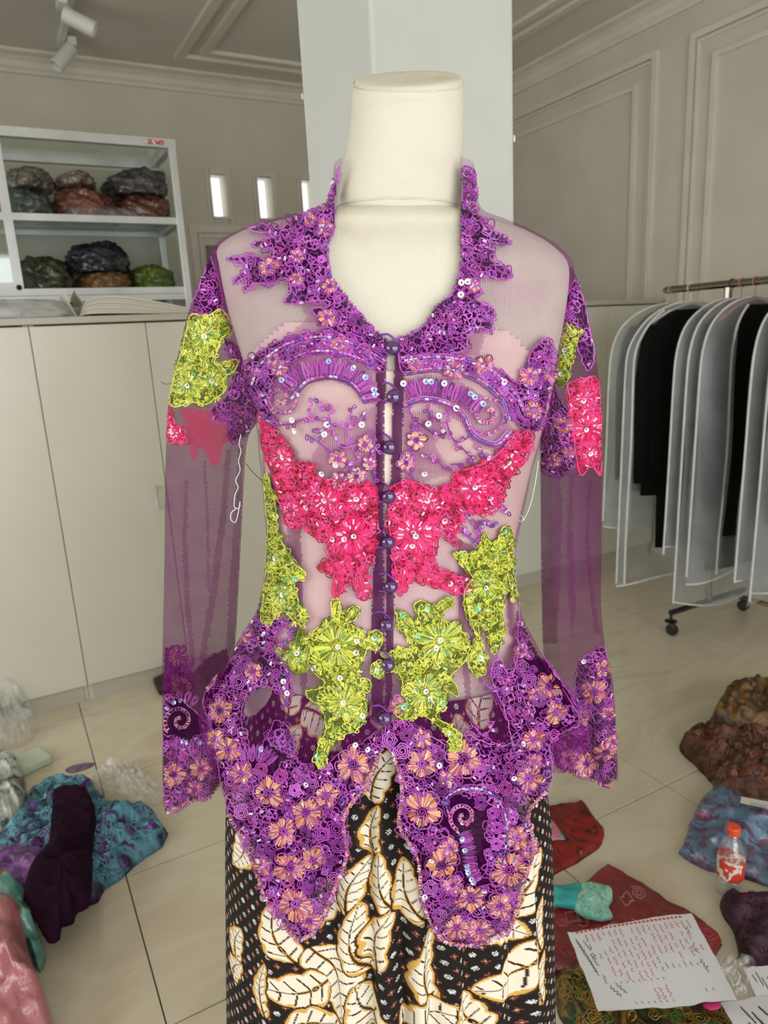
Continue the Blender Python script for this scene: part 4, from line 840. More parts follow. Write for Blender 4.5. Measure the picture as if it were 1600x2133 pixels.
POLY['hipR'] = [(1082, 1245), (1092, 1290), (1112, 1332), (1150, 1400), (1205, 1500), (1180, 1520), (1146, 1545), (1150, 1610), (1142, 1642), (1098, 1695), (1112, 1760), (1085, 1850), (1060, 1935), (990, 1968), (920, 1955), (880, 1880), (868, 1785), (830, 1720), (836, 1640), (816, 1565), (803, 1510), (830, 1500), (862, 1515), (900, 1535), (945, 1555), (970, 1530), (1005, 1545), (1060, 1550), (1056, 1500), (1035, 1440), (1020, 1400), (1040, 1370), (1055, 1400), (1075, 1380), (1078, 1300)]
POLY['sleeveLtop'] = [(438, 535), (428, 565), (412, 610), (400, 652), (430, 655), (458, 645), (462, 620), (450, 570)]
POLY['sleeveLin'] = [(462, 702), (485, 715), (505, 748), (528, 812), (535, 860), (512, 905), (484, 922), (470, 905), (478, 880), (446, 875), (440, 852), (474, 822), (490, 775), (478, 740)]
POLY['cuffL'] = [(341, 1470), (370, 1452), (395, 1470), (430, 1505), (455, 1545), (478, 1560), (472, 1600), (460, 1655), (430, 1665), (385, 1675), (345, 1700), (341, 1600)]
POLY['sleeveRtop'] = [(1196, 585), (1214, 625), (1228, 690), (1236, 745), (1222, 772), (1208, 740), (1198, 700), (1180, 680), (1166, 640), (1180, 622)]
POLY['sleeveRin'] = [(1128, 868), (1152, 800), (1166, 830), (1186, 860), (1192, 900), (1196, 960), (1172, 992), (1128, 975)]
POLY['cuffR'] = [(1208, 1380), (1240, 1352), (1258, 1350), (1274, 1430), (1282, 1510), (1283, 1638), (1245, 1632), (1205, 1612), (1150, 1605), (1144, 1565), (1170, 1535), (1214, 1508), (1196, 1440)]
FLW = [(735, 1590, 40), (640, 1690, 34), (560, 1650, 34), (590, 1730, 32), (605, 1805, 36), (655, 1790, 28), (680, 1655, 30), (615, 1880, 38), (645, 1915, 26), (880, 1590, 36), (965, 1580, 44), (880, 1690, 42), (920, 1800, 36), (1060, 1810, 40), (980, 1868, 34), (1040, 1885, 30), (950, 1930, 28), (1000, 1935, 28), (1100, 1620, 30), (1140, 1430, 30), (1155, 1485, 26), (460, 1480, 28), (478, 1560, 28), (505, 1610, 24), (830, 1470, 22), (880, 1535, 22), (1075, 1745, 26), (530, 1400, 22), (1110, 1540, 24)]
ROS = [(700, 1725, 20), (705, 1760, 18), (672, 1735, 17), (685, 1790, 16), (505, 1690, 18), (615, 1645, 15), (585, 1615, 16), (545, 1600, 15), (810, 1540, 18), (838, 1562, 19), (848, 1530, 16), (1000, 1670, 15), (1025, 1692, 14), (1035, 1722, 14), (1032, 1756, 14), (930, 1868, 18), (897, 1845, 17), (915, 1905, 16), (1050, 1640, 16), (1062, 1668, 15), (500, 1420, 18), (512, 1380, 16), (1120, 1385, 18), (1100, 1420, 16), (1120, 1460, 15), (640, 1850, 14), (560, 1780, 16), (1085, 1690, 15), (1000, 1605, 14), (920, 1640, 15)]
CFL = {'L': [(362, 1612, 28), (420, 1600, 26), (405, 1642, 20)], 'R': [(1238, 1440, 30), (1222, 1590, 28), (1262, 1565, 24), (1185, 1580, 22), (1255, 1392, 20), (1215, 1490, 20)]}
CRO = {'L': [(358, 1572, 12), (383, 1572, 12), (408, 1570, 12), (433, 1562, 12), (450, 1620, 13)], 'R': [(1260, 1500, 14), (1236, 1530, 15), (1202, 1545, 15), (1252, 1615, 14), (1266, 1462, 12), (1170, 1550, 12)]}
for k, v in POLY.items():
    s_ = 'L' if k in ('sleeveLtop', 'sleeveLin', 'cuffL') else 'R' if k in ('sleeveRtop', 'sleeveRin', 'cuffR') else 'B'
    patch(v, 'lace_ground', M_net, s_)
    hip = k.startswith('hip') or k.startswith('cuff'); av = [(x, y, r*.92) for x, y, r in (FLW+ROS if s_ == 'B' else CFL[s_]+CRO[s_])] if hip else ()
    if k == 'cuffL': av = list(av)+[(378, 1500, 42)]
    if hip and s_ == 'B': av = list(av)+[(965, 1700, 46), (975, 1760, 40), (985, 1815, 30), (535, 1572, 30), (565, 1578, 28)]
    fill(ac, at, ab, v, sp=14 if not hip else 14, surf=s_, w=(.80, .16, .02, .06) if hip else (.88, .02, .02, .10), bd=.3 if hip else .22, rs=.95, avoid=av, cw=2.1)
# the same lace carried round the sides and back of the peplum
kS, zS = SurfRound.K, 1/.00055
side_poly = [(.04*kS, .825*zS), (.35*kS, .785*zS), (.8*kS, .735*zS), (PI/2*kS, .72*zS), (2.35*kS, .735*zS), (2.8*kS, .785*zS), ((PI-.04)*kS, .825*zS), ((PI+.02)*kS, .97*zS), (2.6*kS, .93*zS), (PI/2*kS, .90*zS), (.55*kS, .93*zS), (-.02*kS, .97*zS)]
patch(side_poly, 'lace_ground', M_net, 'S', 5); sflow = [(float(x*kS), float(z*zS), 30.) for x, z in zip(np.linspace(.12, PI-.12, 14), np.array([.87, .86, .80, .84, .78, .84, .77, .84, .77, .85, .79, .84, .86, .87]))]
fill(ac, at, ab, side_poly, sp=15, surf='S', w=(.82, .14, .02, .06), bd=.2, seq=0, cw=2.4, avoid=sflow)
for (x, y, r) in sflow: satin_flower(ac, at, ab, x, y, r, 6, 'S')
# plum under-layer that darkens the yoke between the collar and the bust band
patch([(690, 520), (700, 620), (790, 700), (806, 740), (700, 700), (640, 690), (600, 700), (640, 660), (600, 600), (610, 540)], 'yoke_lining', M_tulle, 'B', lift=.0001)
patch([(960, 520), (950, 610), (880, 690), (840, 740), (960, 740), (1000, 740), (1010, 700), (1000, 640), (990, 560)], 'yoke_lining', M_tulle, 'B', lift=.0001)
# princess seams and doubled net that read as darker bands
M_dart = sheer('seam_net', lin(112, 30, 104), .34, .58, .0017)
for pl in ([(600, 1085), (626, 1092), (630, 1200), (632, 1300), (640, 1420), (633, 1500), (624, 1400), (606, 1300), (598, 1190)], [(952, 1125), (984, 1135), (986, 1300), (978, 1400), (986, 1500), (976, 1522), (964, 1400), (955, 1280)], [(1048, 1130), (1066, 1140), (1072, 1250), (1076, 1330), (1060, 1320), (1054, 1220)], [(560, 900), (580, 960), (585, 1050), (575, 1060), (562, 980)]): patch(pl, 'seam_band', M_dart, 'B', 3, .0002)
for pl in ([(680, 900), (740, 870), (790, 840), (800, 1010), (720, 1010), (660, 985), (650, 950)], [(840, 850), (900, 865), (932, 885), (905, 930), (945, 985), (900, 1000), (842, 1010)], [(560, 760), (620, 745), (690, 735), (770, 765), (790, 830), (740, 810), (690, 790), (630, 800), (600, 860), (575, 880)], [(842, 790), (900, 780), (970, 800), (1040, 850), (1075, 900), (1040, 940), (990, 930), (960, 880), (900, 840), (845, 840)]): patch(pl, 'net_layer', M_tulle, 'B', 4, .00012)
# plackets
patch([(783, 740), (806, 730), (800, 870), (800, 1000), (800, 1200), (800, 1400), (797, 1510), (775, 1500), (774, 1300), (778, 1200), (782, 1050), (785, 860)], 'placket', M_placket, 'B', 3, .0006)
patch([(824, 730), (842, 740), (840, 860), (836, 1000), (826, 1050), (822, 1200), (818, 1400), (815, 1500), (802, 1500), (805, 1200), (808, 1020), (815, 1000), (817, 870)], 'placket', M_placket, 'B', 3, .0006)
# bust bands
beaded_band(ac, ab, [(528, 800), (545, 760), (590, 722), (650, 703), (705, 706), (760, 728), (802, 752)]); beaded_band(ac, ab, [(570, 780), (610, 748), (655, 732), (710, 735), (760, 752), (795, 772)])
rose_row(ac, ab, [(545, 790), (570, 748), (610, 727), (660, 716), (710, 720), (755, 737), (790, 755)], 12)
fan(ac, ab, [(578, 800), (605, 772), (650, 754), (700, 752), (748, 770), (780, 805), (788, 838)], 34, 1)
spiral(ac, ab, 585, 830, 42, 1.6, 1, -1.2, at=at); beaded_band(ac, ab, [(610, 830), (640, 795), (690, 785), (735, 800), (765, 840)], off=5)
beaded_band(ac, ab, [(842, 752), (905, 744), (965, 752), (1025, 775), (1070, 820), (1092, 870)]); beaded_band(ac, ab, [(845, 776), (905, 768), (955, 775), (1005, 797), (1045, 835), (1060, 880)])
rose_row(ac, ab, [(850, 764), (905, 756), (960, 764), (1015, 785), (1055, 825), (1075, 870)], 12)
rose_row(ac, ab, [(1120, 730), (1115, 780), (1108, 830), (1095, 870)], 13); rose_row(ac, ab, [(510, 780), (525, 830), (548, 870)], 13)
fan(ac, ab, [(842, 802), (880, 792), (930, 798), (975, 815), (1008, 840)], 32, 1); spiral(ac, ab, 1015, 862, 48, 1.7, -1, 2.6, at=at); beaded_band(ac, ab, [(840, 845), (880, 832), (930, 840), (965, 865), (985, 905), (1030, 925), (1060, 900)], off=5)
for pts in ([(655, 830), (645, 870), (690, 880), (735, 890), (765, 850)], [(690, 880), (710, 930), (760, 925), (790, 940)], [(665, 850), (690, 845), (680, 890), (660, 900)], [(735, 850), (725, 905), (745, 960)], [(640, 905), (700, 950), (740, 985)], [(780, 900), (770, 950), (780, 1000)], [(560, 880), (600, 885), (640, 870)],
            [(850, 850), (870, 900), (855, 950), (860, 1000)], [(870, 880), (910, 905), (930, 900)], [(880, 950), (910, 960), (930, 980)], [(945, 850), (905, 870), (890, 850)], [(960, 930), (985, 960), (940, 965)], [(1000, 930), (1020, 960), (1060, 930)], [(930, 880), (950, 920), (985, 905)],
            [(965, 1075), (1000, 1060), (1040, 1050), (1055, 1065)], [(985, 1080), (1000, 1110), (985, 1130)], [(1000, 1090), (1030, 1095)], [(960, 1100), (975, 1120)], [(1035, 1360), (1040, 1400), (1060, 1440)], [(1005, 1420), (1030, 1440), (1060, 1420)], [(590, 1300), (610, 1320), (585, 1340)], [(595, 1400), (600, 1440), (590, 1480)], [(560, 1340), (590, 1370), (600, 1400)], [(985, 1510), (1010, 1530), (1030, 1500)]): vine(ac, ab, pts)
for (x, y, r) in ((760, 925, 20), (704, 955, 22), (742, 990, 20), (708, 1000, 18), (868, 915, 22), (846, 962, 20), (770, 965, 16)): satin_flower(ac, at, ab, x, y, r, 7, fillp=ORA[:2]+[lin(230, 200, 140)])
# big rosettes and flowers on the peplum and cuffs, then the paisley
for (x, y, r) in FLW: satin_flower(ac, at, ab, x, y, r*1.04, int(RNG.integers(5, 8)), fillp=ORA+ORA[:2]+[lin(150, 70, 120)])
for (x, y, r) in ROS: ac.cord(rose(x, y, r, 3.4), 2.6, pick(PUR), 'B', lift=.0016)
beaded_band(ac, ab, [(935, 1700), (930, 1660), (970, 1640), (1020, 1650), (1050, 1690), (1055, 1750), (1040, 1810)]); spiral(ac, ab, 965, 1700, 34, 1.4, 1, 2., at=at); fan(ac, ab, [(955, 1735), (965, 1770), (970, 1810), (985, 1840)], 26, -1, step=8)
fan(ac, ab, [(500, 1560), (530, 1555), (560, 1560), (580, 1580)], 30, 1, step=9)
for s_ in 'LR':
    for (x, y, r) in CFL[s_]: satin_flower(ac, at, ab, x, y, r, 7, s_)
    for (x, y, r) in CRO[s_]: ac.cord(rose(x, y, r, 2.8), 2.6, pick(PUR), s_, lift=.0016)
spiral(ac, ab, 375, 1500, 34, 1.4, 1, 2.5, 'L', at=at); fan(ac, ab, [(365, 1535), (395, 1542), (425, 1540), (450, 1530)], 24, 1, 'L', step=8); fan(ac, ab, [(345, 1490), (360, 1465), (385, 1460), (405, 1470)], 22, -1, 'L', step=14)
# scalloped orange edging along the hem, cuffs and neckline
def edging(pts, surf, n, pal=ORA, wd=7, closed=False):
    c = smooth_poly(pts, n, closed); T = np.gradient(c, axis=0)
    for k in range(len(c)):
        a = math.atan2(T[k, 1], T[k, 0])+PI/2+U_(-.4, .4); at.cord(seg(c[k, 0], c[k, 1], a, -wd*U_(.3, .8), wd*U_(.3, .8)), 3., pick(pal), surf, lift=.001)
        if k % 4 == 0: bead(ab, c[k, 0], c[k, 1], BEADP, surf)
edging([(478, 1695), (530, 1797), (560, 1880), (612, 1946), (634, 1952), (672, 1916), (698, 1848), (722, 1776), (717, 1700), (758, 1638), (790, 1568)], 'B', 190); edging([(818, 1568), (838, 1640), (832, 1718), (870, 1784), (882, 1880), (922, 1954), (990, 1966), (1058, 1934), (1086, 1850), (1110, 1760), (1100, 1692), (1140, 1642)], 'B', 190)
edging([(345, 1697), (385, 1672), (430, 1662), (460, 1652)], 'L', 40); edging([(1148, 1602), (1205, 1610), (1245, 1630), (1282, 1636)], 'R', 40)
edging([(702, 400), (700, 470), (686, 514), (690, 574), (716, 606), (756, 657), (814, 712)], 'B', 90, PUR, 6); edging([(830, 704), (872, 685), (910, 634), (948, 587), (961, 536), (959, 440), (963, 380)], 'B', 90, PUR, 6)

# ---- coloured flower appliques, each a part of its own
M_pinkb = sheer('pink_organza', lin(214, 26, 92), .6, .82, .0015); M_limeb = sheer('lime_organza', lin(138, 148, 32), .6, .86, .0015)
M_pinkdim = sheer('dimmed_pink_organza', lin(214, 30, 104), .42, .66, .0015)  # low opacity imitates pink dimmed by the sleeve net
def applique(poly, kind, flowers, surf='B', sp=10, leafs=(), label=None):
    lp, fp, bp, mb = (DPK+PNK[:1], PNK, BEADK, M_pinkb) if kind == 'pink' else (LIM[1:]+DGR, LIM+DGR[:2], BEADG, M_limeb)
    a1, a2, a3 = Acc(), Acc(), Acc(); name = kind+'_flower_applique' if kind == 'pink' else 'lime_flower_applique'
    o = patch(poly, name, mb, surf, 3, .0007, label=label)
    if o is None: return
    taken = [(x, y, r*.8) for x, y, r in flowers]; poly = np.asarray(poly, float)
    x0, y0 = poly.min(0); x1, y1 = poly.max(0); gx, gy = np.meshgrid(np.arange(x0, x1, sp), np.arange(y0, y1, sp)); q = np.stack([gx.ravel(), gy.ravel()], 1)+RNG.uniform(-4, 4, (gx.size, 2)); q = q[inpoly(q, poly)]
    for (x, y) in q:
        if any((x-a)**2+(y-b)**2 < r*r for a, b, r in taken): continue
        if RNG.random() < .45:
            a = U_(0, 6.28)
            for j in range(5): a2.cord(seg(x, y, a+j*.28, 2, U_(9, 15)), 3.2, pick(fp), surf, lift=.0012)
        a1.cord(scribble(x, y, sp*U_(.7, 1.05)), 2.4, pick(lp), surf, True, lift=.0014)
        if RNG.random() < .12: bead(a3, x, y, bp, surf)
        if RNG.random() < .012: SEQ.append((x, y, surf, 0 if kind == 'pink' else 2))
    for (x, y, r) in flowers:
        n = 9 if kind == 'pink' else 8
        for rr, nn in ((1., n), (.62, n-2)): satin_flower(a1, a2, a3, x, y, r*rr, nn, surf, fp, lp, bp, dens=1.5)
        for j in range(6): bead(a3, x+r*.5*math.cos(j*1.05), y+r*.5*math.sin(j*1.05), bp, surf, j*1.05, r*.22)
        SEQ.append((x+U_(-4, 4), y+U_(-4, 4), surf, 0))
    for (x, y, a, l, wd) in leafs:
        a = math.radians(a)
        for f in np.linspace(-.8, .8, 9): a2.cord(petal(x, y, a, 2, l*.98, wd*f, 8)[:5], 2.8, pick(fp), surf, lift=.0011)
        a1.cord(petal(x, y, a, 0, l, wd), 2.8, pick(lp), surf, True, lift=.0015); a1.cord(seg(x, y, a, 0, l*.8), 2.2, pick(lp), surf, lift=.0016)
    pp = smooth_poly(poly, len(poly)*5)
    for k in range(2): a1.cord(pp+RNG.uniform(-1.5, 1.5, pp.shape), 2.6, pick(lp), surf, True, lift=.0014)
    a1.build('cord_stitching', M_cord, o); a2.build('satin_stitching', M_thread, o); a3.build('beads', M_bead, o)
applique([(540, 862), (560, 880), (590, 918), (612, 940), (612, 962), (650, 966), (662, 998), (700, 1000), (740, 1008), (782, 1012), (785, 1060), (780, 1150), (764, 1190), (768, 1240), (752, 1248), (736, 1212), (716, 1218), (702, 1244), (694, 1200), (662, 1180), (690, 1160), (680, 1130), (650, 1112), (640, 1092), (612, 1100), (596, 1084), (594, 1056), (580, 1020), (560, 960), (546, 920)], 'pink', [(735, 1112, 52), (592, 955, 30), (680, 1040, 34), (745, 1040, 30), (610, 1060, 24)], leafs=[(712, 1190, 105, 55, 13), (745, 1190, 78, 55, 13)])
applique([(815, 1015), (850, 1000), (880, 1010), (905, 1020), (940, 1012), (946, 985), (990, 968), (1030, 950), (1060, 920), (1092, 898), (1110, 902), (1104, 932), (1090, 962), (1062, 992), (1046, 1030), (1030, 1062), (1000, 1066), (975, 1060), (960, 1080), (945, 1112), (955, 1140), (940, 1130), (916, 1112), (902, 1150), (915, 1185), (980, 1210), (976, 1234), (930, 1230), (880, 1212), (860, 1200), (836, 1240), (826, 1222), (820, 1150), (810, 1100), (812, 1060)], 'pink', [(862, 1112, 54), (985, 1015, 40), (1055, 960, 28), (890, 1040, 30), (835, 1035, 24)], leafs=[(870, 1190, 20, 60, 12), (840, 1185, 100, 50, 11)])
applique([(556, 985), (575, 1040), (580, 1100), (590, 1130), (612, 1168), (636, 1192), (634, 1206), (612, 1206), (618, 1232), (624, 1256), (638, 1280), (634, 1304), (612, 1292), (590, 1272), (562, 1300), (546, 1290), (552, 1240), (558, 1180), (562, 1100), (554, 1040)], 'lime', [(590, 1235, 28), (575, 1160, 20)], sp=9)
applique([(574, 1348), (600, 1362), (618, 1332), (628, 1308), (640, 1330), (640, 1392), (622, 1402), (600, 1385)], 'lime', [(622, 1365, 24)], sp=9)
applique([(690, 1252), (706, 1250), (714, 1280), (735, 1262), (750, 1268), (740, 1290), (722, 1296), (750, 1310), (764, 1340), (756, 1372), (740, 1395), (752, 1410), (772, 1420), (770, 1440), (752, 1442), (764, 1470), (756, 1500), (744, 1520), (716, 1530), (692, 1548), (676, 1560), (682, 1586), (672, 1598), (660, 1590), (662, 1560), (678, 1528), (678, 1500), (668, 1470), (642, 1452), (640, 1438), (668, 1434), (676, 1420), (650, 1392), (640, 1360), (648, 1325), (672, 1302), (692, 1290)], 'lime', [(702, 1345, 56), (715, 1465, 46)], leafs=[(700, 1295, 275, 42, 11), (720, 1295, 310, 40, 11), (690, 1540, 115, 50, 9)])
applique([(770, 1320), (785, 1312), (798, 1325), (790, 1350), (772, 1352), (766, 1340)], 'lime', [(782, 1332, 16)], sp=8); applique([(778, 1380), (796, 1376), (800, 1400), (786, 1412), (772, 1400)], 'lime', [(787, 1394, 15)], sp=8)
applique([(828, 1280), (846, 1276), (858, 1300), (872, 1284), (862, 1262), (880, 1250), (905, 1262), (930, 1244), (944, 1256), (920, 1278), (905, 1284), (940, 1300), (970, 1325), (975, 1360), (955, 1390), (935, 1410), (952, 1430), (950, 1450), (930, 1440), (922, 1470), (908, 1492), (935, 1510), (958, 1530), (956, 1558), (942, 1560), (934, 1532), (900, 1500), (870, 1486), (850, 1496), (826, 1490), (828, 1470), (848, 1462), (838, 1440), (838, 1415), (824, 1395), (808, 1390), (812, 1360), (836, 1350), (864, 1352), (846, 1320), (832, 1310)], 'lime', [(915, 1335, 56), (885, 1440, 46)], leafs=[(865, 1310, 230, 40, 11), (900, 1290, 250, 38, 10), (820, 1370, 200, 30, 9), (930, 1515, 60, 50, 9)])
applique([(950, 1152), (990, 1150), (1008, 1112), (1022, 1130), (1034, 1140), (1045, 1100), (1064, 1105), (1066, 1180), (1074, 1240), (1066, 1244), (1054, 1190), (1050, 1230), (1045, 1262), (1044, 1330), (1026, 1362), (1014, 1312), (996, 1300), (1000, 1340), (1010, 1400), (985, 1402), (974, 1372), (990, 1340), (984, 1300), (966, 1262), (970, 1222), (985, 1202), (955, 1166)], 'lime', [(1010, 1220, 32), (1035, 1150, 22), (1000, 1370, 16)], sp=9)
applique([(402, 655), (430, 660), (458, 645), (476, 668), (482, 692), (460, 706), (450, 758), (490, 748), (488, 770), (465, 790), (470, 810), (446, 830), (430, 840), (400, 836), (376, 846), (358, 840), (362, 800), (380, 740), (390, 700)], 'lime', [(425, 700, 34), (395, 800, 36), (440, 790, 26)], 'L', 9)
applique([(355, 846), (366, 880), (388, 905), (390, 918), (370, 922), (351, 916)], 'pink', [(365, 900, 16)], 'L', 8)
applique([(1166, 706), (1186, 680), (1206, 690), (1192, 740), (1180, 800), (1158, 795), (1154, 748)], 'lime', [(1178, 730, 24), (1168, 780, 16)], 'R', 8)
applique([(1184, 800), (1210, 790), (1240, 788), (1248, 840), (1250, 980), (1230, 970), (1207, 986), (1194, 900), (1186, 830)], 'pink', [(1222, 890, 40), (1215, 830, 26), (1226, 945, 22)], 'R', 8)
# near-side pink coloured as if dimmed by the net; plum lace on far side
for pl in ([(378, 850), (410, 852), (470, 860), (480, 880), (478, 915), (462, 930), (458, 965), (440, 970), (428, 940), (415, 930), (408, 960), (398, 955), (392, 905)],):
    patch(pl, 'dimmed_pink_applique', M_pinkdim, 'L', 3, .0004, label='sheer pink patch on the near side, imitating an applique dimmed by the net')
patch([(344, 1350), (365, 1345), (400, 1400), (430, 1372), (470, 1350), (484, 1400), (478, 1540), (345, 1540)], 'lace_ground', M_net, 'Lb', 4, -.0006)
fill(ac, at, ab, [(345, 1360), (385, 1345), (400, 1400), (390, 1460), (345, 1470)], 12, 'Lb', outline=False, bd=.1, seq=0)
# soft pleats where the sleeve net folds over itself
for key, strips in (('L', [[(386, 1000), (392, 1000), (390, 1120), (396, 1250), (408, 1385), (398, 1385), (384, 1240), (380, 1120)], [(470, 940), (482, 930), (470, 1080), (452, 1230), (424, 1390), (414, 1390), (440, 1210), (458, 1070)], [(496, 930), (506, 925), (500, 1100), (490, 1340), (470, 1370), (478, 1200), (488, 1060)], [(424, 960), (429, 960), (436, 1100), (438, 1230), (432, 1230), (430, 1100)]]),
                    ('R', [[(1129, 930), (1160, 940), (1172, 1040), (1168, 1200), (1160, 1340), (1133, 1340), (1129, 1150)], [(1186, 985), (1196, 985), (1192, 1100), (1200, 1250), (1192, 1330), (1184, 1240), (1182, 1100)], [(1226, 1000), (1232, 1000), (1226, 1120), (1236, 1230), (1250, 1320), (1240, 1320), (1226, 1220), (1218, 1120)]])):
    for st_ in strips: patch(st_, 'sleeve_pleat', M_tulle_s, key, 3, .0008)
# tips of the sleeve heads
ac.build('purple_cord_lace', M_cord, blouse, 'raised purple cord embroidery'); at.build('orange_satin_stitch', M_thread, blouse, 'peach and rust satin stitching'); ab.build('tube_beads', M_bead, blouse, 'iridescent purple tube beads')
# sequins
for (x, y) in ((697, 384), (677, 475), (960, 590), (678, 905), (617, 897), (683, 885), (753, 885), (700, 967), (672, 985), (612, 875), (840, 800), (925, 800), (950, 852), (915, 867), (893, 882), (1015, 952), (885, 985), (1048, 797), (640, 1055), (718, 1121), (862, 1108), (892, 1096), (925, 1083), (859, 1135), (937, 1215), (1052, 1062), (744, 1335), (742, 1360), (710, 1412), (655, 1392), (755, 1490), (600, 1443), (553, 1322), (593, 1420), (908, 1350), (895, 1455), (932, 1525), (900, 1790), (740, 1550), (815, 700)): SEQ.append((x, y, 'B', 0))
sm = []
for k, (c, r_) in enumerate(((lin(236, 236, 240), .16), (lin(170, 190, 235), .12), (lin(130, 225, 190), .14))):
    n = 12; V = [(.0009*math.cos(2*PI*i/n), .0009*math.sin(2*PI*i/n), 0) for i in range(n)]+[(.0030*math.cos(2*PI*i/n), .0030*math.sin(2*PI*i/n), .0007) for i in range(n)]
    me = bpy.data.meshes.new('sequin'); me.from_pydata(V, [], [(i, (i+1) % n, n+(i+1) % n, n+i) for i in range(n)]); me.update(); mm = mat('sequin_%s' % ('pearl', 'blue', 'mint')[k], c, r_, metal=.25, spec=.8, coat=1.); me.materials.append(mm); sm.append(me)
RNG.shuffle(SEQ); cnt = 0
Minv = Matrix(WM[blouse.name].tolist())
for (x, y, s_, k) in ([q for q in SEQ][:290]):
    x, y, k = float(x), float(y), int(float(k)); P_, N_ = SURF[str(s_)](np.array([[x, y]]))
    if np.isnan(P_[0, 0]): continue
    p_, n_ = Vector(W(P_[0]+N_[0]*.0022)), Vector(W(N_[0])); n_ = (n_+Vector(RNG.normal(0, .16, 3))).normalized()
    o = bpy.data.objects.new('sequin', sm[k]); link(o, blouse); R4 = n_.to_track_quat('Z', 'Y').to_matrix().to_4x4(); R4.translation = p_; o.matrix_local = Minv @ R4; cnt += 1
# buttons and loops
M_btn = mat('violet_button', lin(66, 18, 92), .12, spec=.8, coat=1.); add_bump(M_btn, 300, .04, .0004); M_loop = noisy('violet_elastic', [(.3, lin(96, 34, 140)), (.7, lin(120, 50, 160))], 200, rough=.5)
for (x, y) in ((819, 724), (821, 826), (812, 932), (810, 1035), (809, 1130), (815, 1222), (806, 1302), (809, 1385), (802, 1497)):
    q = np.array([[x+8 if y < 1000 else x, y]]); P_, N_ = SURF['B'](q)
    if np.isnan(P_[0, 0]): P_, N_ = SURF['B'](q+np.array([[12, 6]]))
    p_ = PC(x, y, P_[0][1]-.004); p_ = W(p_); bm = bmesh.new(); bmesh.ops.create_uvsphere(bm, u_segments=20, v_segments=14, radius=.0072)
    VV = np.array([v.co[:] for v in bm.verts]); FF = [tuple(v.index for v in f.verts) for f in bm.faces]; bm.free(); nn = W(N_[0]); VV = VV-np.outer(VV @ nn, nn)*.18+p_
    mk('button', VV, FF, M_btn, blouse, smooth=True)
    lp = np.array([(x-26, y-26), (x-12, y-28), (x+2, y-18), (x+9, y-4), (x+2, y+8), (x-14, y+10), (x-26, y+8)]); lp = smooth_poly(lp, 20, False); y3 = P_[0][1]-.0022
    mk('button_loop', *tube(W([PC(a, b, y3) for a, b in lp]), .0011, 6), M_loop, blouse, smooth=True)
# loose threads
M_wth = mat('white_thread', lin(226, 226, 232), .7)
def thread(pts, yd, name='loose_thread', r=.0006, m=None):
    c = smooth_poly(pts, len(pts)*5, False); mk(name, *tube(W([PC(a, b, yd) for a, b in c]), r, 5), m or M_wth, blouse)
thread([(502, 905), (498, 925), (502, 940), (497, 960), (500, 980), (491, 1000), (496, 1015), (490, 1030), (488, 1055), (498, 1058), (500, 1045), (496, 1070), (490, 1088), (481, 1082), (482, 1068), (492, 1060)], YS-.044, m=M_wth)
thread([(1122, 960), (1116, 1000), (1108, 1040), (1098, 1070), (1086, 1086), (1078, 1080), (1086, 1074), (1092, 1084)], YS-.05)
thread([(512, 965), (528, 985), (545, 1000), (556, 1010)], DM-.02, r=.0004, m=mat('dark_thread', lin(40, 34, 40), .8))
thread([(335, 795), (345, 800), (358, 798)], YS, r=.0006, m=mat('green_thread', lin(120, 150, 60), .8))

# ================================================================== THINGS ON THE FLOOR
def heap(name, poly_px, hgt, material, label, cat, group=None, z0=.001, seed=0, fold=.35, fs=14., edge=.16, n=150, K=26, parent=None, zproj=None, rag=.02, dome=.55, top=None):
    """a soft heap of cloth: outline on the floor, rounded edge, folded top, flat underside"""
    zp = z0+hgt*.35 if zproj is None else zproj
    q = np.array([PZ(x, y, zp)[:2] for x, y in poly_px]); q = smooth_poly(q, n); c = q.mean(0); V = []
    q = c+(q-c)*(1+rag*snoise(np.c_[q, q[:, :1]*0+seed], 60.))[:, None]
    for k in range(K+1):
        s = 1-k/K; s = s**.8; p = c+(q-c)*s
        e = min(1, (1-s)/edge); prof = math.sin(e*PI/2)**.75*(dome+(1-dome)*(1-s**2))
        f = 1+fold*snoise(np.c_[p, np.full(n, seed*2.3)], fs)+.4*fold*snoise(np.c_[p, np.full(n, seed*1.1)], fs*2.7)+.5*fold*ridge(np.c_[p, np.full(n, seed*.7)], fs*1.5)
        z = z0+hgt*prof*np.clip(f, .25, 1.9) if k else np.full(n, z0)
        V.append(np.c_[p, z])
    V = np.concatenate(V); F = [(k*n+i, k*n+(i+1) % n, (k+1)*n+(i+1) % n, (k+1)*n+i) for k in range(K) for i in range(n)]+[tuple(range(n))[::-1]]
    o = mk(name, V, F, material, parent, smooth=True)
    if label: tag(o, label, cat, group)
    o2 = V; return o, V, F
def wrap(parent, V, F, n=150, off=.006, seed=0, m=None, grow=1.05):
    c = V[:, :2].mean(0); W_ = V.copy(); W_[:, :2] = c+(W_[:, :2]-c)*grow; W_[:, 2] = np.where(V[:, 2] > V[:, 2].min()+1e-4, V[:, 2]*1.0+off*(1+.9*snoise(V, 40.)), V[:, 2]+.0005)
    mk('plastic_wrap', W_, F[:-1], m or M_film, parent, smooth=True)
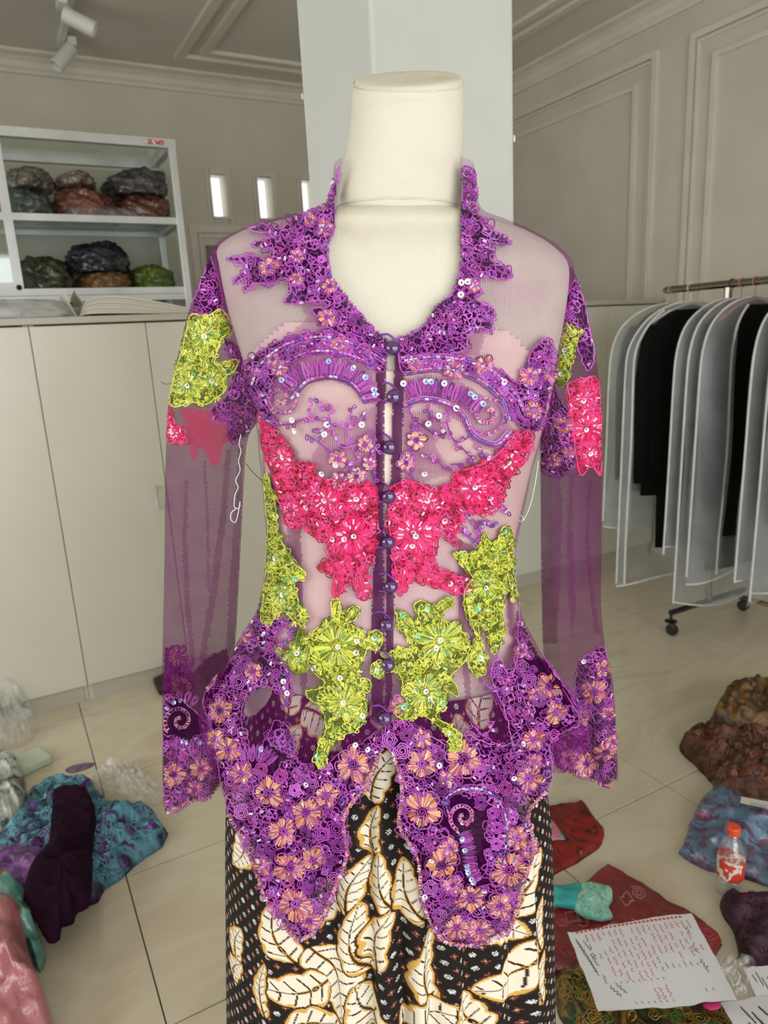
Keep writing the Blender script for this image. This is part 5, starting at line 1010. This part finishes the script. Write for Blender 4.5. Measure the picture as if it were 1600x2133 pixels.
def lace_relief(o, V, F, pal, count, r=.012, name='lace_relief', w_=.0022, seed=0, poly=None):
    """raised cord scrolls on a heap"""
    bv = BVHTree.FromPolygons(V.tolist(), F); Vv, Ff, Cc, nn = [], [], [], 0; lo, hi = V.min(0), V.max(0)
    for k in range(count):
        x, y = RNG.uniform(lo[0], hi[0]), RNG.uniform(lo[1], hi[1]); pts = scribble(0, 0, 1., 18) if k % 2 else rose(0, 0, 1., 2.2); pts = pts*r*RNG.uniform(.6, 1.2)+np.array((x, y)); P_, N_ = [], []
        for (a, b) in pts:
            h = bv.ray_cast(Vector((a, b, 2)), Vector((0, 0, -1)))
            if h[0] is None or h[0].z < lo[2]+.006: break
            P_.append(h[0][:]); N_.append(h[1][:])
        if len(P_) < len(pts): continue
        p, n = np.array(P_), np.array(N_); n[n[:, 2] < 0] *= -1; T = np.gradient(p, axis=0); T /= np.linalg.norm(T, axis=1)[:, None]+1e-9; S = np.cross(n, T); S /= np.linalg.norm(S, axis=1)[:, None]+1e-9
        b = p+n*.0008; A = np.stack([b-S*w_/2, b+n*w_*.7, b+S*w_/2], 1).reshape(-1, 3); i = np.arange(len(p)-1)*3
        Ff.append(np.concatenate([np.stack([i+c, i+c+1, i+c+4, i+c+3], 1) for c in range(2)])+nn); nn += len(A); Vv.append(A); col = np.array(pick(pal)[:3])*U_(.7, 1.2); Cc.append(np.tile(np.append(col, 1), (len(A), 1)))
    if Vv:
        q = mk(name, np.concatenate(Vv), np.concatenate(Ff), M_cord, o, smooth=True, col=np.concatenate(Cc)); q['kind'] = 'stuff'
# ---- left side
m_tq = noisy('turquoise_plum_lace', [(.40, lin(44, 20, 60)), (.46, lin(60, 112, 130)), (.56, lin(92, 150, 168)), (.60, lin(70, 22, 96)), (.70, lin(84, 26, 108))], 11., rough=.55, bump=.5, bscale=90, distortion=1.2)
o, V, F = heap('folded_garment', [(-60, 1790), (10, 1720), (60, 1640), (105, 1615), (185, 1618), (205, 1655), (240, 1672), (300, 1682), (342, 1712), (338, 1745), (300, 1772), (250, 1815), (212, 1842), (190, 1868), (120, 1850), (40, 1830), (-60, 1850)], .075, m_tq, 'turquoise and purple lace kebaya bundled on the floor at left', 'garment', seed=1, fold=.4)
lace_relief(o, V, F, [lin(96, 160, 178), lin(70, 130, 150), lin(120, 184, 196), lin(90, 34, 120)], 1500, .012, w_=.003)
m_plum = noisy('dark_plum_velvet', [(.3, lin(26, 8, 24)), (.7, lin(44, 16, 38))], 8., rough=.9, spec=.1, bump=.3, bscale=40)
o, V, F = heap('folded_garment', [(112, 1640), (150, 1628), (182, 1640), (198, 1690), (192, 1760), (190, 1830), (184, 1880), (158, 1895), (150, 1915), (128, 1922), (122, 1945), (98, 1950), (74, 1915), (48, 1860), (66, 1800), (100, 1750), (106, 1690)], .04, m_plum, 'dark plum velvet skirt thrown over the turquoise lace bundle', 'garment', z0=.086, seed=2, fold=.3)
m_pv = noisy('purple_sequin_lace', [(.38, lin(70, 26, 92)), (.5, lin(112, 52, 132)), (.6, lin(150, 92, 168)), (.7, lin(60, 20, 70))], 24., rough=.4, bump=.5, bscale=120, coat=.3)
o, V, F = heap('folded_garment', [(-60, 1800), (-20, 1770), (40, 1762), (96, 1768), (108, 1790), (80, 1822), (50, 1836), (0, 1842), (-60, 1850)], .035, m_pv, 'purple sequinned lace sleeve lying on the turquoise bundle', 'garment', z0=.07, seed=3)
m_or = noisy('orange_satin', [(.3, lin(140, 70, 24)), (.7, lin(176, 96, 36))], 9., rough=.4)
heap('folded_garment', [(-60, 1815), (0, 1812), (22, 1826), (18, 1846), (-10, 1852), (-60, 1850)], .03, m_or, 'scrap of orange satin peeking out beside the plum velvet', 'garment', z0=.10, seed=4)
m_tl = noisy('teal_lace_satin', [(.35, lin(50, 128, 120)), (.55, lin(104, 178, 166)), (.7, lin(140, 204, 192))], 18., rough=.4, bump=.4, bscale=70, coat=.4)
o, V, F = heap('packed_garment', [(-70, 1850), (0, 1846), (45, 1848), (62, 1880), (72, 1930), (90, 1970), (80, 2000), (60, 1990), (20, 2000), (-70, 2010)], .10, m_tl, 'teal lace garment in clear plastic at the left edge', 'garment', seed=5); wrap(o, V, F)
m_mv = noisy('mauve_satin', [(.3, lin(150, 72, 84)), (.5, lin(178, 96, 106)), (.7, lin(196, 116, 122))], 6., rough=.4, bump=.25, bscale=14, dist=.02, coat=.3, distortion=1.)
o, V, F = heap('packed_garment', [(-120, 1930), (-40, 1895), (20, 1885), (48, 1915), (62, 1980), (78, 2040), (100, 2090), (116, 2140), (110, 2190), (20, 2220), (-120, 2220)], .14, m_mv, 'mauve pink satin garment in plastic in the lower left corner', 'garment', seed=6, fold=.22, fs=9.); wrap(o, V, F, off=.008)
m_pk = noisy('black_white_pack', [(.4, lin(30, 30, 30)), (.5, lin(200, 206, 196)), (.62, lin(160, 168, 158)), (.7, lin(20, 20, 20))], 16., rough=.5)
o, V, F = heap('packed_garment', [(-70, 1610), (-10, 1575), (30, 1580), (48, 1612), (52, 1660), (40, 1695), (0, 1715), (-70, 1720)], .10, m_pk, 'black and white pack in crumpled plastic behind the turquoise bundle', 'garment', seed=7); wrap(o, V, F, m=M_film2)
V, F = bbox(-.075, .075, -.05, .05, 0, .03, .005); P = PZ(52, 1600, .0); a = .35
V = np.array(V); V = np.c_[V[:, 0]*math.cos(a)-V[:, 1]*math.sin(a)+P[0], V[:, 0]*math.sin(a)+V[:, 1]*math.cos(a)+P[1], V[:, 2]+.0005]
o = mk('foam_box', V, F, noisy('pale_green_foam', [(.3, lin(190, 204, 186)), (.7, lin(204, 214, 198))], 10, rough=.7)); tag(o, 'pale mint-white box on the floor at the far left', 'box')
def film_heap(poly, hgt, lab, seed, z0=.001): o, V, F = heap('plastic_bag', poly, hgt, M_film2, lab, 'plastic bag', 'empty clear plastic bags', seed=seed, fold=.7, fs=30., n=110, K=20, z0=z0, rag=.07); return o
film_heap([(-60, 1500), (-10, 1452), (30, 1450), (66, 1470), (78, 1500), (60, 1530), (20, 1545), (-60, 1550)], .10, 'empty clear plastic bag crumpled against the wardrobe foot at left', 11)
film_heap([(190, 1625), (215, 1595), (250, 1588), (300, 1600), (335, 1632), (338, 1665), (300, 1672), (245, 1662), (205, 1650)], .05, 'empty clear plastic bag crumpled behind the turquoise lace bundle', 12)
heap('fabric_scrap', [(136, 1602), (160, 1592), (196, 1588), (188, 1598), (150, 1610)], .004, noisy('lilac_fringe', [(.3, lin(96, 78, 110)), (.7, lin(140, 118, 140))], 40, rough=.8), 'small lilac fringe scrap behind the turquoise bundle', 'fabric scrap', seed=13, n=60, K=10)
P = PZ(336, 1436, .0); V, F = bbox(P[0]-.02, P[0]+.10, P[1]-.06, P[1]+.06, .0005, .06, .012, 2)
tp = [(v[0], v[1], v[2]*(.6 if v[0] < P[0]+.02 else 1)) for v in V]; o = mk('black_shoe', tp, F, M_black, smooth=True); tag(o, 'black object at the wardrobe foot behind the left sleeve', 'shoe')
# ---- right side
m_gb = noisy('gold_brown_brocade', [(.35, lin(38, 22, 10)), (.5, lin(84, 56, 22)), (.62, lin(128, 90, 36)), (.72, lin(50, 30, 14))], 22., rough=.5, bump=.6, bscale=60, distortion=1.4)
o, V, F = heap('folded_garment', [(1484, 1500), (1492, 1465), (1520, 1438), (1560, 1426), (1620, 1424), (1700, 1430), (1700, 1520), (1600, 1512), (1530, 1512)], .09, m_gb, 'gold and brown brocade folded at the back of the right floor pile', 'garment', seed=21, z0=.06)
m_br = noisy('brown_ruffle', [(.3, lin(34, 16, 10)), (.5, lin(82, 46, 32)), (.7, lin(116, 70, 50))], 30., rough=.6, bump=.9, bscale=46, dist=.012, distortion=.8)
o, V, F = heap('folded_garment', [(1418, 1548), (1424, 1526), (1460, 1515), (1500, 1498), (1600, 1490), (1720, 1500), (1720, 1690), (1620, 1668), (1560, 1655), (1500, 1640), (1480, 1610), (1450, 1580)], .085, m_br, 'brown ruffled lace garment spread below the gold brocade', 'garment', seed=22, fold=.3, fs=20)
lace_relief(o, V, F, [lin(110, 66, 46), lin(84, 46, 32), lin(134, 84, 60)], 380, .014, 'ruffle_relief', .005)
m_bl = noisy('blue_plum_lace', [(.34, lin(40, 14, 50)), (.43, lin(92, 28, 92)), (.47, lin(52, 92, 128)), (.57, lin(84, 128, 160)), (.61, lin(70, 24, 84)), (.74, lin(140, 22, 80))], 13., rough=.45, bump=.4, bscale=60, coat=.4, distortion=1.)
o, V, F = heap('packed_garment', [(1418, 1770), (1424, 1750), (1440, 1700), (1462, 1655), (1490, 1642), (1540, 1655), (1620, 1680), (1720, 1700), (1720, 1870), (1620, 1840), (1540, 1815), (1470, 1800)], .05, m_bl, 'blue and plum lace garment in a clear bag with a white label', 'garment', seed=23); wrap(o, V, F, grow=1.07, off=.008)
bv = BVHTree.FromPolygons(V.tolist(), F)
def drop(x, y): h = bv.ray_cast(Vector((x, y, 2)), Vector((0, 0, -1))); return h[0].z if h[0] else .02
def decal(corners, zoff, nu=8, nv=6, th=.0006):
    c = [np.array(PZ(x, y, .05)[:2]) for x, y in corners]; V = []
    for j in range(nv+1):
        for i in range(nu+1):
            a, b = i/nu, j/nv; p = (c[0]*(1-a)+c[1]*a)*(1-b)+(c[3]*(1-a)+c[2]*a)*b; V.append((p[0], p[1], drop(*p)+zoff))
    return V, [(j*(nu+1)+i, j*(nu+1)+i+1, (j+1)*(nu+1)+i+1, (j+1)*(nu+1)+i) for j in range(nv) for i in range(nu)]
V2, F2 = decal([(1542, 1686), (1606, 1699), (1602, 1714), (1540, 1700)], .012); zz_ = max(v[2] for v in V2); V2 = [(v[0], v[1], zz_) for v in V2]
lb = mk('paper_label', V2, F2, mat('label_paper', lin(206, 204, 196), .6), o); lb['label'] = 'white paper label'
M_ink = mat('black_ink', lin(40, 38, 44), .7); M_red = mat('red_ink', lin(206, 60, 52), .7)
def strokes(lines, z, wd, name, m, parent):
    """pen lines as thin ribbons lying on a sheet"""
    V, F = [], []
    for L in lines:
        L = np.asarray(L, float); T = np.gradient(L, axis=0); T /= np.linalg.norm(T, axis=1)[:, None]+1e-9; S = np.stack([-T[:, 1], T[:, 0]], 1)*wd/2; n0 = len(V)
        for p, s in zip(L, S): zz = z(*p) if callable(z) else z; V += [(p[0]-s[0], p[1]-s[1], zz), (p[0]+s[0], p[1]+s[1], zz)]
        F += [(n0+2*i, n0+2*i+2, n0+2*i+3, n0+2*i+1) for i in range(len(L)-1)]
    o_ = mk(name, V, F, m, parent); o_['kind'] = 'stuff'; return o_
def scrawl(o_, d_, up_, ln, hg, rng_):
    """one handwritten word: a wavering pen line from o_ along d_"""
    n = max(6, int(ln/hg*5)); t = np.linspace(0, 1, n); a = rng_.uniform(0, 6.28); y = hg*(.35*np.sin(t*n*1.25+a)+.25*rng_.uniform(-1, 1, n)+.15*np.sin(t*9)); return o_+np.outer(t*ln+hg*.25*np.sin(t*n*1.25+a+1.2), d_)+np.outer(y, up_)
rw_ = np.random.default_rng(5); A_, B_ = np.array(PZ(1562, 1694, .06)[:2]), np.array(PZ(1596, 1702, .06)[:2]); dd_ = (B_-A_)/np.linalg.norm(B_-A_); uu_ = np.array([-dd_[1], dd_[0]])
strokes([scrawl(A_+uu_*k, dd_, uu_, np.linalg.norm(B_-A_), .006, rw_) for k in (.003, -.006)], zz_+.0006, .001, 'label_writing', M_ink, o)
# bottle
P = PZ(1518, 1858, .0); t = thing('water_bottle', 'small clear plastic bottle with an orange cap and red label on the floor', 'bottle', (P[0], P[1], 0))
s_ = 1.0; prof = [(.024, .0), (.030, .004), (.031, .03), (.029, .04), (.031, .05), (.031, .105), (.028, .125), (.018, .15), (.0125, .162), (.0125, .172)]
mk('bottle_body', *lathe([(r*s_, z*s_) for r, z in prof], 28, (P[0], P[1], .0005)), film('bottle_plastic', .16, .05, (.93, .95, .95, 1), .25, 30, .06), t, smooth=True)
mk('label_band', *lathe([(.0314, .052), (.0316, .054), (.0316, .10), (.0314, .102)], 28, (P[0], P[1], .0005)), noisy('red_white_label', [(.42, lin(214, 60, 44)), (.5, lin(226, 214, 206)), (.58, lin(206, 70, 54))], 22, rough=.5, interp='CONSTANT'), t, smooth=True)
mk('cap', *lathe([(.0148, .168), (.0155, .170), (.0155, .184), (.014, .187)], 28, (P[0], P[1], .0005)), noisy('orange_cap', [(.3, lin(226, 72, 36)), (.7, lin(236, 88, 48))], 20, rough=.35), t, smooth=False)
m_dp = noisy('dark_plum_lace', [(.35, lin(30, 10, 22)), (.55, lin(58, 20, 44)), (.7, lin(84, 40, 70))], 20., rough=.6, bump=.6, bscale=70)
o, V, F = heap('folded_garment', [(1500, 1868), (1512, 1852), (1545, 1858), (1620, 1862), (1720, 1870), (1720, 2060), (1625, 2045), (1580, 2012), (1545, 1985), (1530, 1930), (1508, 1895)], .06, m_dp, 'dark plum lace garment on the floor right of the handwritten list', 'garment', seed=24, fold=.3)
lace_relief(o, V, F, [lin(66, 22, 48), lin(96, 48, 84), lin(44, 12, 30)], 260, .012)
m_rb = noisy('red_batik', [(.36, lin(40, 10, 8)), (.46, lin(120, 18, 16)), (.58, lin(140, 24, 20)), (.66, lin(60, 12, 10)), (.74, lin(170, 100, 60))], 14., rough=.6, distortion=1.)
o, V, F = heap('folded_garment', [(1060, 1690), (1140, 1675), (1200, 1668), (1215, 1665), (1240, 1700), (1258, 1722), (1252, 1755), (1220, 1780), (1170, 1808), (1060, 1850)], .025, m_rb, 'dark red batik cloth on the floor right of the skirt', 'garment', seed=25, fold=.2)
m_pt = noisy('pink_teal_print', [(.45, lin(206, 120, 140)), (.52, lin(60, 150, 140)), (.6, lin(214, 130, 150))], 30., rough=.6, interp='CONSTANT')
heap('fabric_scrap', [(1080, 1715), (1140, 1700), (1172, 1735), (1176, 1748), (1140, 1752), (1080, 1765)], .012, m_pt, 'pink and teal printed corner lying on the red batik', 'fabric scrap', z0=.024, seed=26, n=80, K=12)
m_rd = noisy('red_kebaya', [(.35, lin(112, 8, 14)), (.55, lin(138, 14, 22)), (.7, lin(150, 26, 46))], 7., rough=.45, bump=.2, bscale=30, coat=.3)
o, V, F = heap('packed_garment', [(1080, 2000), (1120, 1930), (1180, 1870), (1255, 1806), (1270, 1802), (1330, 1840), (1400, 1880), (1450, 1905), (1500, 1950), (1494, 1985), (1450, 2030), (1380, 2050), (1280, 2050), (1190, 2030)], .022, m_rd, 'folded red kebaya in a flat clear bag under the handwritten list', 'garment', seed=27, fold=.2, fs=9, edge=.08, dome=.8); wrap(o, V, F, off=.004, grow=1.06, m=film('thin_flat_film', .04, .10, (1, 1, 1, 1), .8, 26, 0.))
lace_relief(o, V, F, [lin(190, 60, 90), lin(176, 120, 120)], 40, .02)
bv = BVHTree.FromPolygons(V.tolist(), F)
m_ts = noisy('teal_chiffon', [(.3, lin(40, 150, 152)), (.7, lin(70, 176, 172))], 9., rough=.5, bump=.2, bscale=30); m_tc = noisy('mint_lace', [(.35, lin(110, 184, 166)), (.6, lin(164, 218, 200))], 30., rough=.6, bump=.5, bscale=90)
t = thing('lace_sleeve', 'teal chiffon sleeve with a mint lace cuff lying on the red kebaya', 'sleeve', tuple(PZ(1200, 1870, .03)))
o1, V, F = heap('sleeve', [(1090, 1850), (1150, 1846), (1205, 1842), (1215, 1865), (1208, 1890), (1150, 1882), (1090, 1880)], .022, m_ts, None, None, z0=.03, seed=28, parent=t, n=90, K=14)
o2, V, F = heap('lace_cuff', [(1202, 1850), (1225, 1838), (1270, 1846), (1276, 1870), (1268, 1890), (1276, 1908), (1245, 1916), (1200, 1895)], .018, m_tc, None, None, z0=.032, seed=29, parent=t, n=90, K=14, rag=.05); lace_relief(o2, V, F, [lin(176, 226, 208), lin(140, 204, 186)], 240, .009)
m_gn = noisy('green_gold_batik', [(.36, lin(26, 26, 12)), (.46, lin(52, 56, 22)), (.54, lin(140, 104, 34)), (.60, lin(44, 46, 18)), (.70, lin(96, 62, 26)), (.76, lin(20, 110, 60))], 16., rough=.5, distortion=2.2, bump=.3, bscale=40)
o, V, F = heap('folded_garment', [(1150, 2050), (1160, 2022), (1200, 2010), (1300, 2020), (1420, 2040), (1500, 2070), (1530, 2110), (1540, 2200), (1420, 2240), (1250, 2230), (1190, 2160), (1165, 2100)], .035, m_gn, 'green and gold paisley batik under the handwritten list', 'garment', seed=30, fold=.25); lace_relief(o, V, F, [lin(170, 128, 44), lin(120, 84, 30), lin(30, 130, 80), lin(200, 160, 70)], 130, .016, 'gilt_print', .0018)
heap('fabric_scrap', [(1462, 2092), (1478, 2080), (1498, 2084), (1500, 2098), (1480, 2104)], .006, noisy('magenta_scrap', [(.3, lin(150, 20, 80)), (.7, lin(190, 40, 110))], 40, rough=.6), 'small magenta scrap at the lower edge of the handwritten list', 'fabric scrap', z0=.075, seed=31, n=50, K=8)
# papers
M_paper = noisy('white_paper', [(.3, lin(206, 206, 208)), (.7, lin(216, 216, 218))], 6., rough=.75)
def sheet(name, corners, z, label, cat, bend, nu=26, nv=20, seed=0):
    """a creased sheet of paper given by its four corners; returns the sheet and a height function"""
    c = [np.array(PZ(x, y, z)[:2]) for x, y in corners]; V = []
    hf = lambda a, b: z+bend*(.6*np.sin(a*3.0+seed)*np.cos(b*2.2)+.5*(np.clip(.12-a, 0, 1)*4)**2+.35*np.abs(a-.55)*1.2-.25*np.abs(b-.5))
    at_ = lambda a, b: (c[0]*(1-a)+c[1]*a)*(1-b)+(c[3]*(1-a)+c[2]*a)*b
    for j in range(nv+1):
        for i in range(nu+1):
            a, b = i/nu, j/nv; e = .006*snoise(np.array([[a*3, b*3, seed]]), 2.)[0] if (i in (0, nu) or j in (0, nv)) else 0; p = at_(a, b)+e*.6; V.append((p[0], p[1], hf(a, b)))
    F = [(j*(nu+1)+i, j*(nu+1)+i+1, (j+1)*(nu+1)+i+1, (j+1)*(nu+1)+i) for j in range(nv) for i in range(nu)]; n0 = len(V)
    V2 = V+[(x, y, zz-.0008) for x, y, zz in V]; F2 = F+[tuple(n0+k for k in f[::-1]) for f in F]
    o = mk(name, V2, F2, M_paper, None, smooth=True); tag(o, label, cat); return o, at_, hf
def write(o, at_, hf, words, m, name, wd=.0011, hg=.012):
    """words = (a, b, da, db, kind) in sheet coordinates"""
    V, F = [], []
    for (a0, b0, a1, b1, hh) in words:
        n = max(5, int(math.hypot((a1-a0)*.3, (b1-b0)*.2)/.0014)); t = np.linspace(0, 1, n); ph = rw_.uniform(0, 6.28)
        da, db = a1-a0, b1-b0; L = math.hypot(da*.3, db*.2)+1e-6; na, nb_ = -db*.2/L/.3, da*.3/L/.2
        wv_ = hh*(.5*np.sin(t*n*1.1+ph)+.35*rw_.uniform(-1, 1, n)) if hh else np.zeros(n); P_ = [(a0+da*t_+na*w_, b0+db*t_+nb_*w_) for t_, w_ in zip(t, wv_)]
        Q = np.array([at_(a, b) for a, b in P_]); Zq = np.array([hf(a, b) for a, b in P_]); T = np.gradient(Q, axis=0); T /= np.linalg.norm(T, axis=1)[:, None]+1e-9; S = np.stack([-T[:, 1], T[:, 0]], 1)*wd/2; n0 = len(V)
        for p, s, zq in zip(Q, S, Zq): V += [(p[0]-s[0], p[1]-s[1], zq+.0007), (p[0]+s[0], p[1]+s[1], zq+.0007)]
        F += [(n0+2*i, n0+2*i+2, n0+2*i+3, n0+2*i+1) for i in range(n-1)]
    mk(name, V, F, m, o)['kind'] = 'stuff'
o, at_, hf = sheet('handwritten_list', [(1182, 1942), (1440, 1902), (1536, 2082), (1246, 2106)], .088, 'white sheet with red and black handwriting lying on the red and green cloths', 'paper', .010)
cols = np.linspace(.12, .93, 19); red, blk = [], []
for k, a in enumerate(cols):
    b = .09
    while b < (.62 if k < 11 else .46):
        ln = rw_.uniform(.05, .12)
        if rw_.random() < .84: (blk if k in (0,) else red).append((a+.02*b, b, a+.02*(b+ln), b+ln, .0042))
        b += ln+rw_.uniform(.02, .05)
    if 1 < k < 10: red.append((a+.03, .70, a+.034, .725, .004))
    if 2 < k < 10: blk.append((a+.03, .93, a+.04, .955, 0))
for k in range(26):
    a = .07+k*.033; th_ = np.linspace(0, 2*PI, 9)
    for r1 in (.010, .005): 
        for i in range(8): red.append((a+r1*math.cos(th_[i]), .04+r1*1.3*math.sin(th_[i]), a+r1*math.cos(th_[i+1]), .04+r1*1.3*math.sin(th_[i+1]), 0))
blk += [(.035, .12, .10, .62, .004), (.045, .15, .10, .58, .003), (.09, .16, .115, .3, .004), (.10, .34, .125, .5, .004), (.15, .74, .2, .86, .006), (.2, .72, .25, .84, .006), (.88, .56, .90, .70, .008), (.87, .40, .885, .47, .006), (.9, .18, .91, .26, .006), (.82, .86, .825, .89, 0), (.87, .86, .875, .89, 0)]+[(.62+.045*k, .55+.02*(k % 3), .625+.045*k, .62, 0) for k in range(6)]
for (a, b) in ((.46, .80), (.50, .80), (.55, .78)): red += [(a, b, a+.01, b+.12, .006)]
write(o, at_, hf, red, M_red, 'red_writing'); write(o, at_, hf, blk, M_ink, 'black_writing')
o, at_, hf = sheet('paper_slip', [(1548, 2020), (1640, 2005), (1680, 2090), (1586, 2100)], .05, 'small white paper slip with black pen notes at the right edge', 'paper', .006, 14, 10, 1.); write(o, at_, hf, [(.12, .2, .16, .4, .006), (.22, .15, .26, .5, .006), (.3, .3, .36, .8, .008), (.42, .3, .5, .9, .008)], M_ink, 'black_writing')
o, at_, hf = sheet('paper_slip', [(1500, 2092), (1610, 2070), (1690, 2150), (1560, 2190)], .055, 'white paper with long black pen lines in the lower right corner', 'paper', .006, 14, 10, 2.); write(o, at_, hf, [(.3, .15, .36, .55, .006), (.42, .3, .48, .8, .008), (.6, .2, .66, .6, .008), (.25, .5, .3, .7, .004)], M_ink, 'black_writing', .0022)
film_heap([(1470, 2020), (1530, 1998), (1560, 2010), (1600, 2050), (1600, 2110), (1530, 2120), (1480, 2090)], .045, 'clear plastic bag showing between the handwritten list and the paper slips', 15)
P = [PZ(x, y, .05) for x, y in ((1531, 2058), (1538, 2050), (1541, 2038), (1537, 2030))]; P = smooth_poly(np.array(P), 14, False); P[:, 2] = .056
o = mk('cotton_bud', *tube(P, .0014, 6), M_wth); tag(o, 'short bent white stick beside the handwritten list', 'stick')
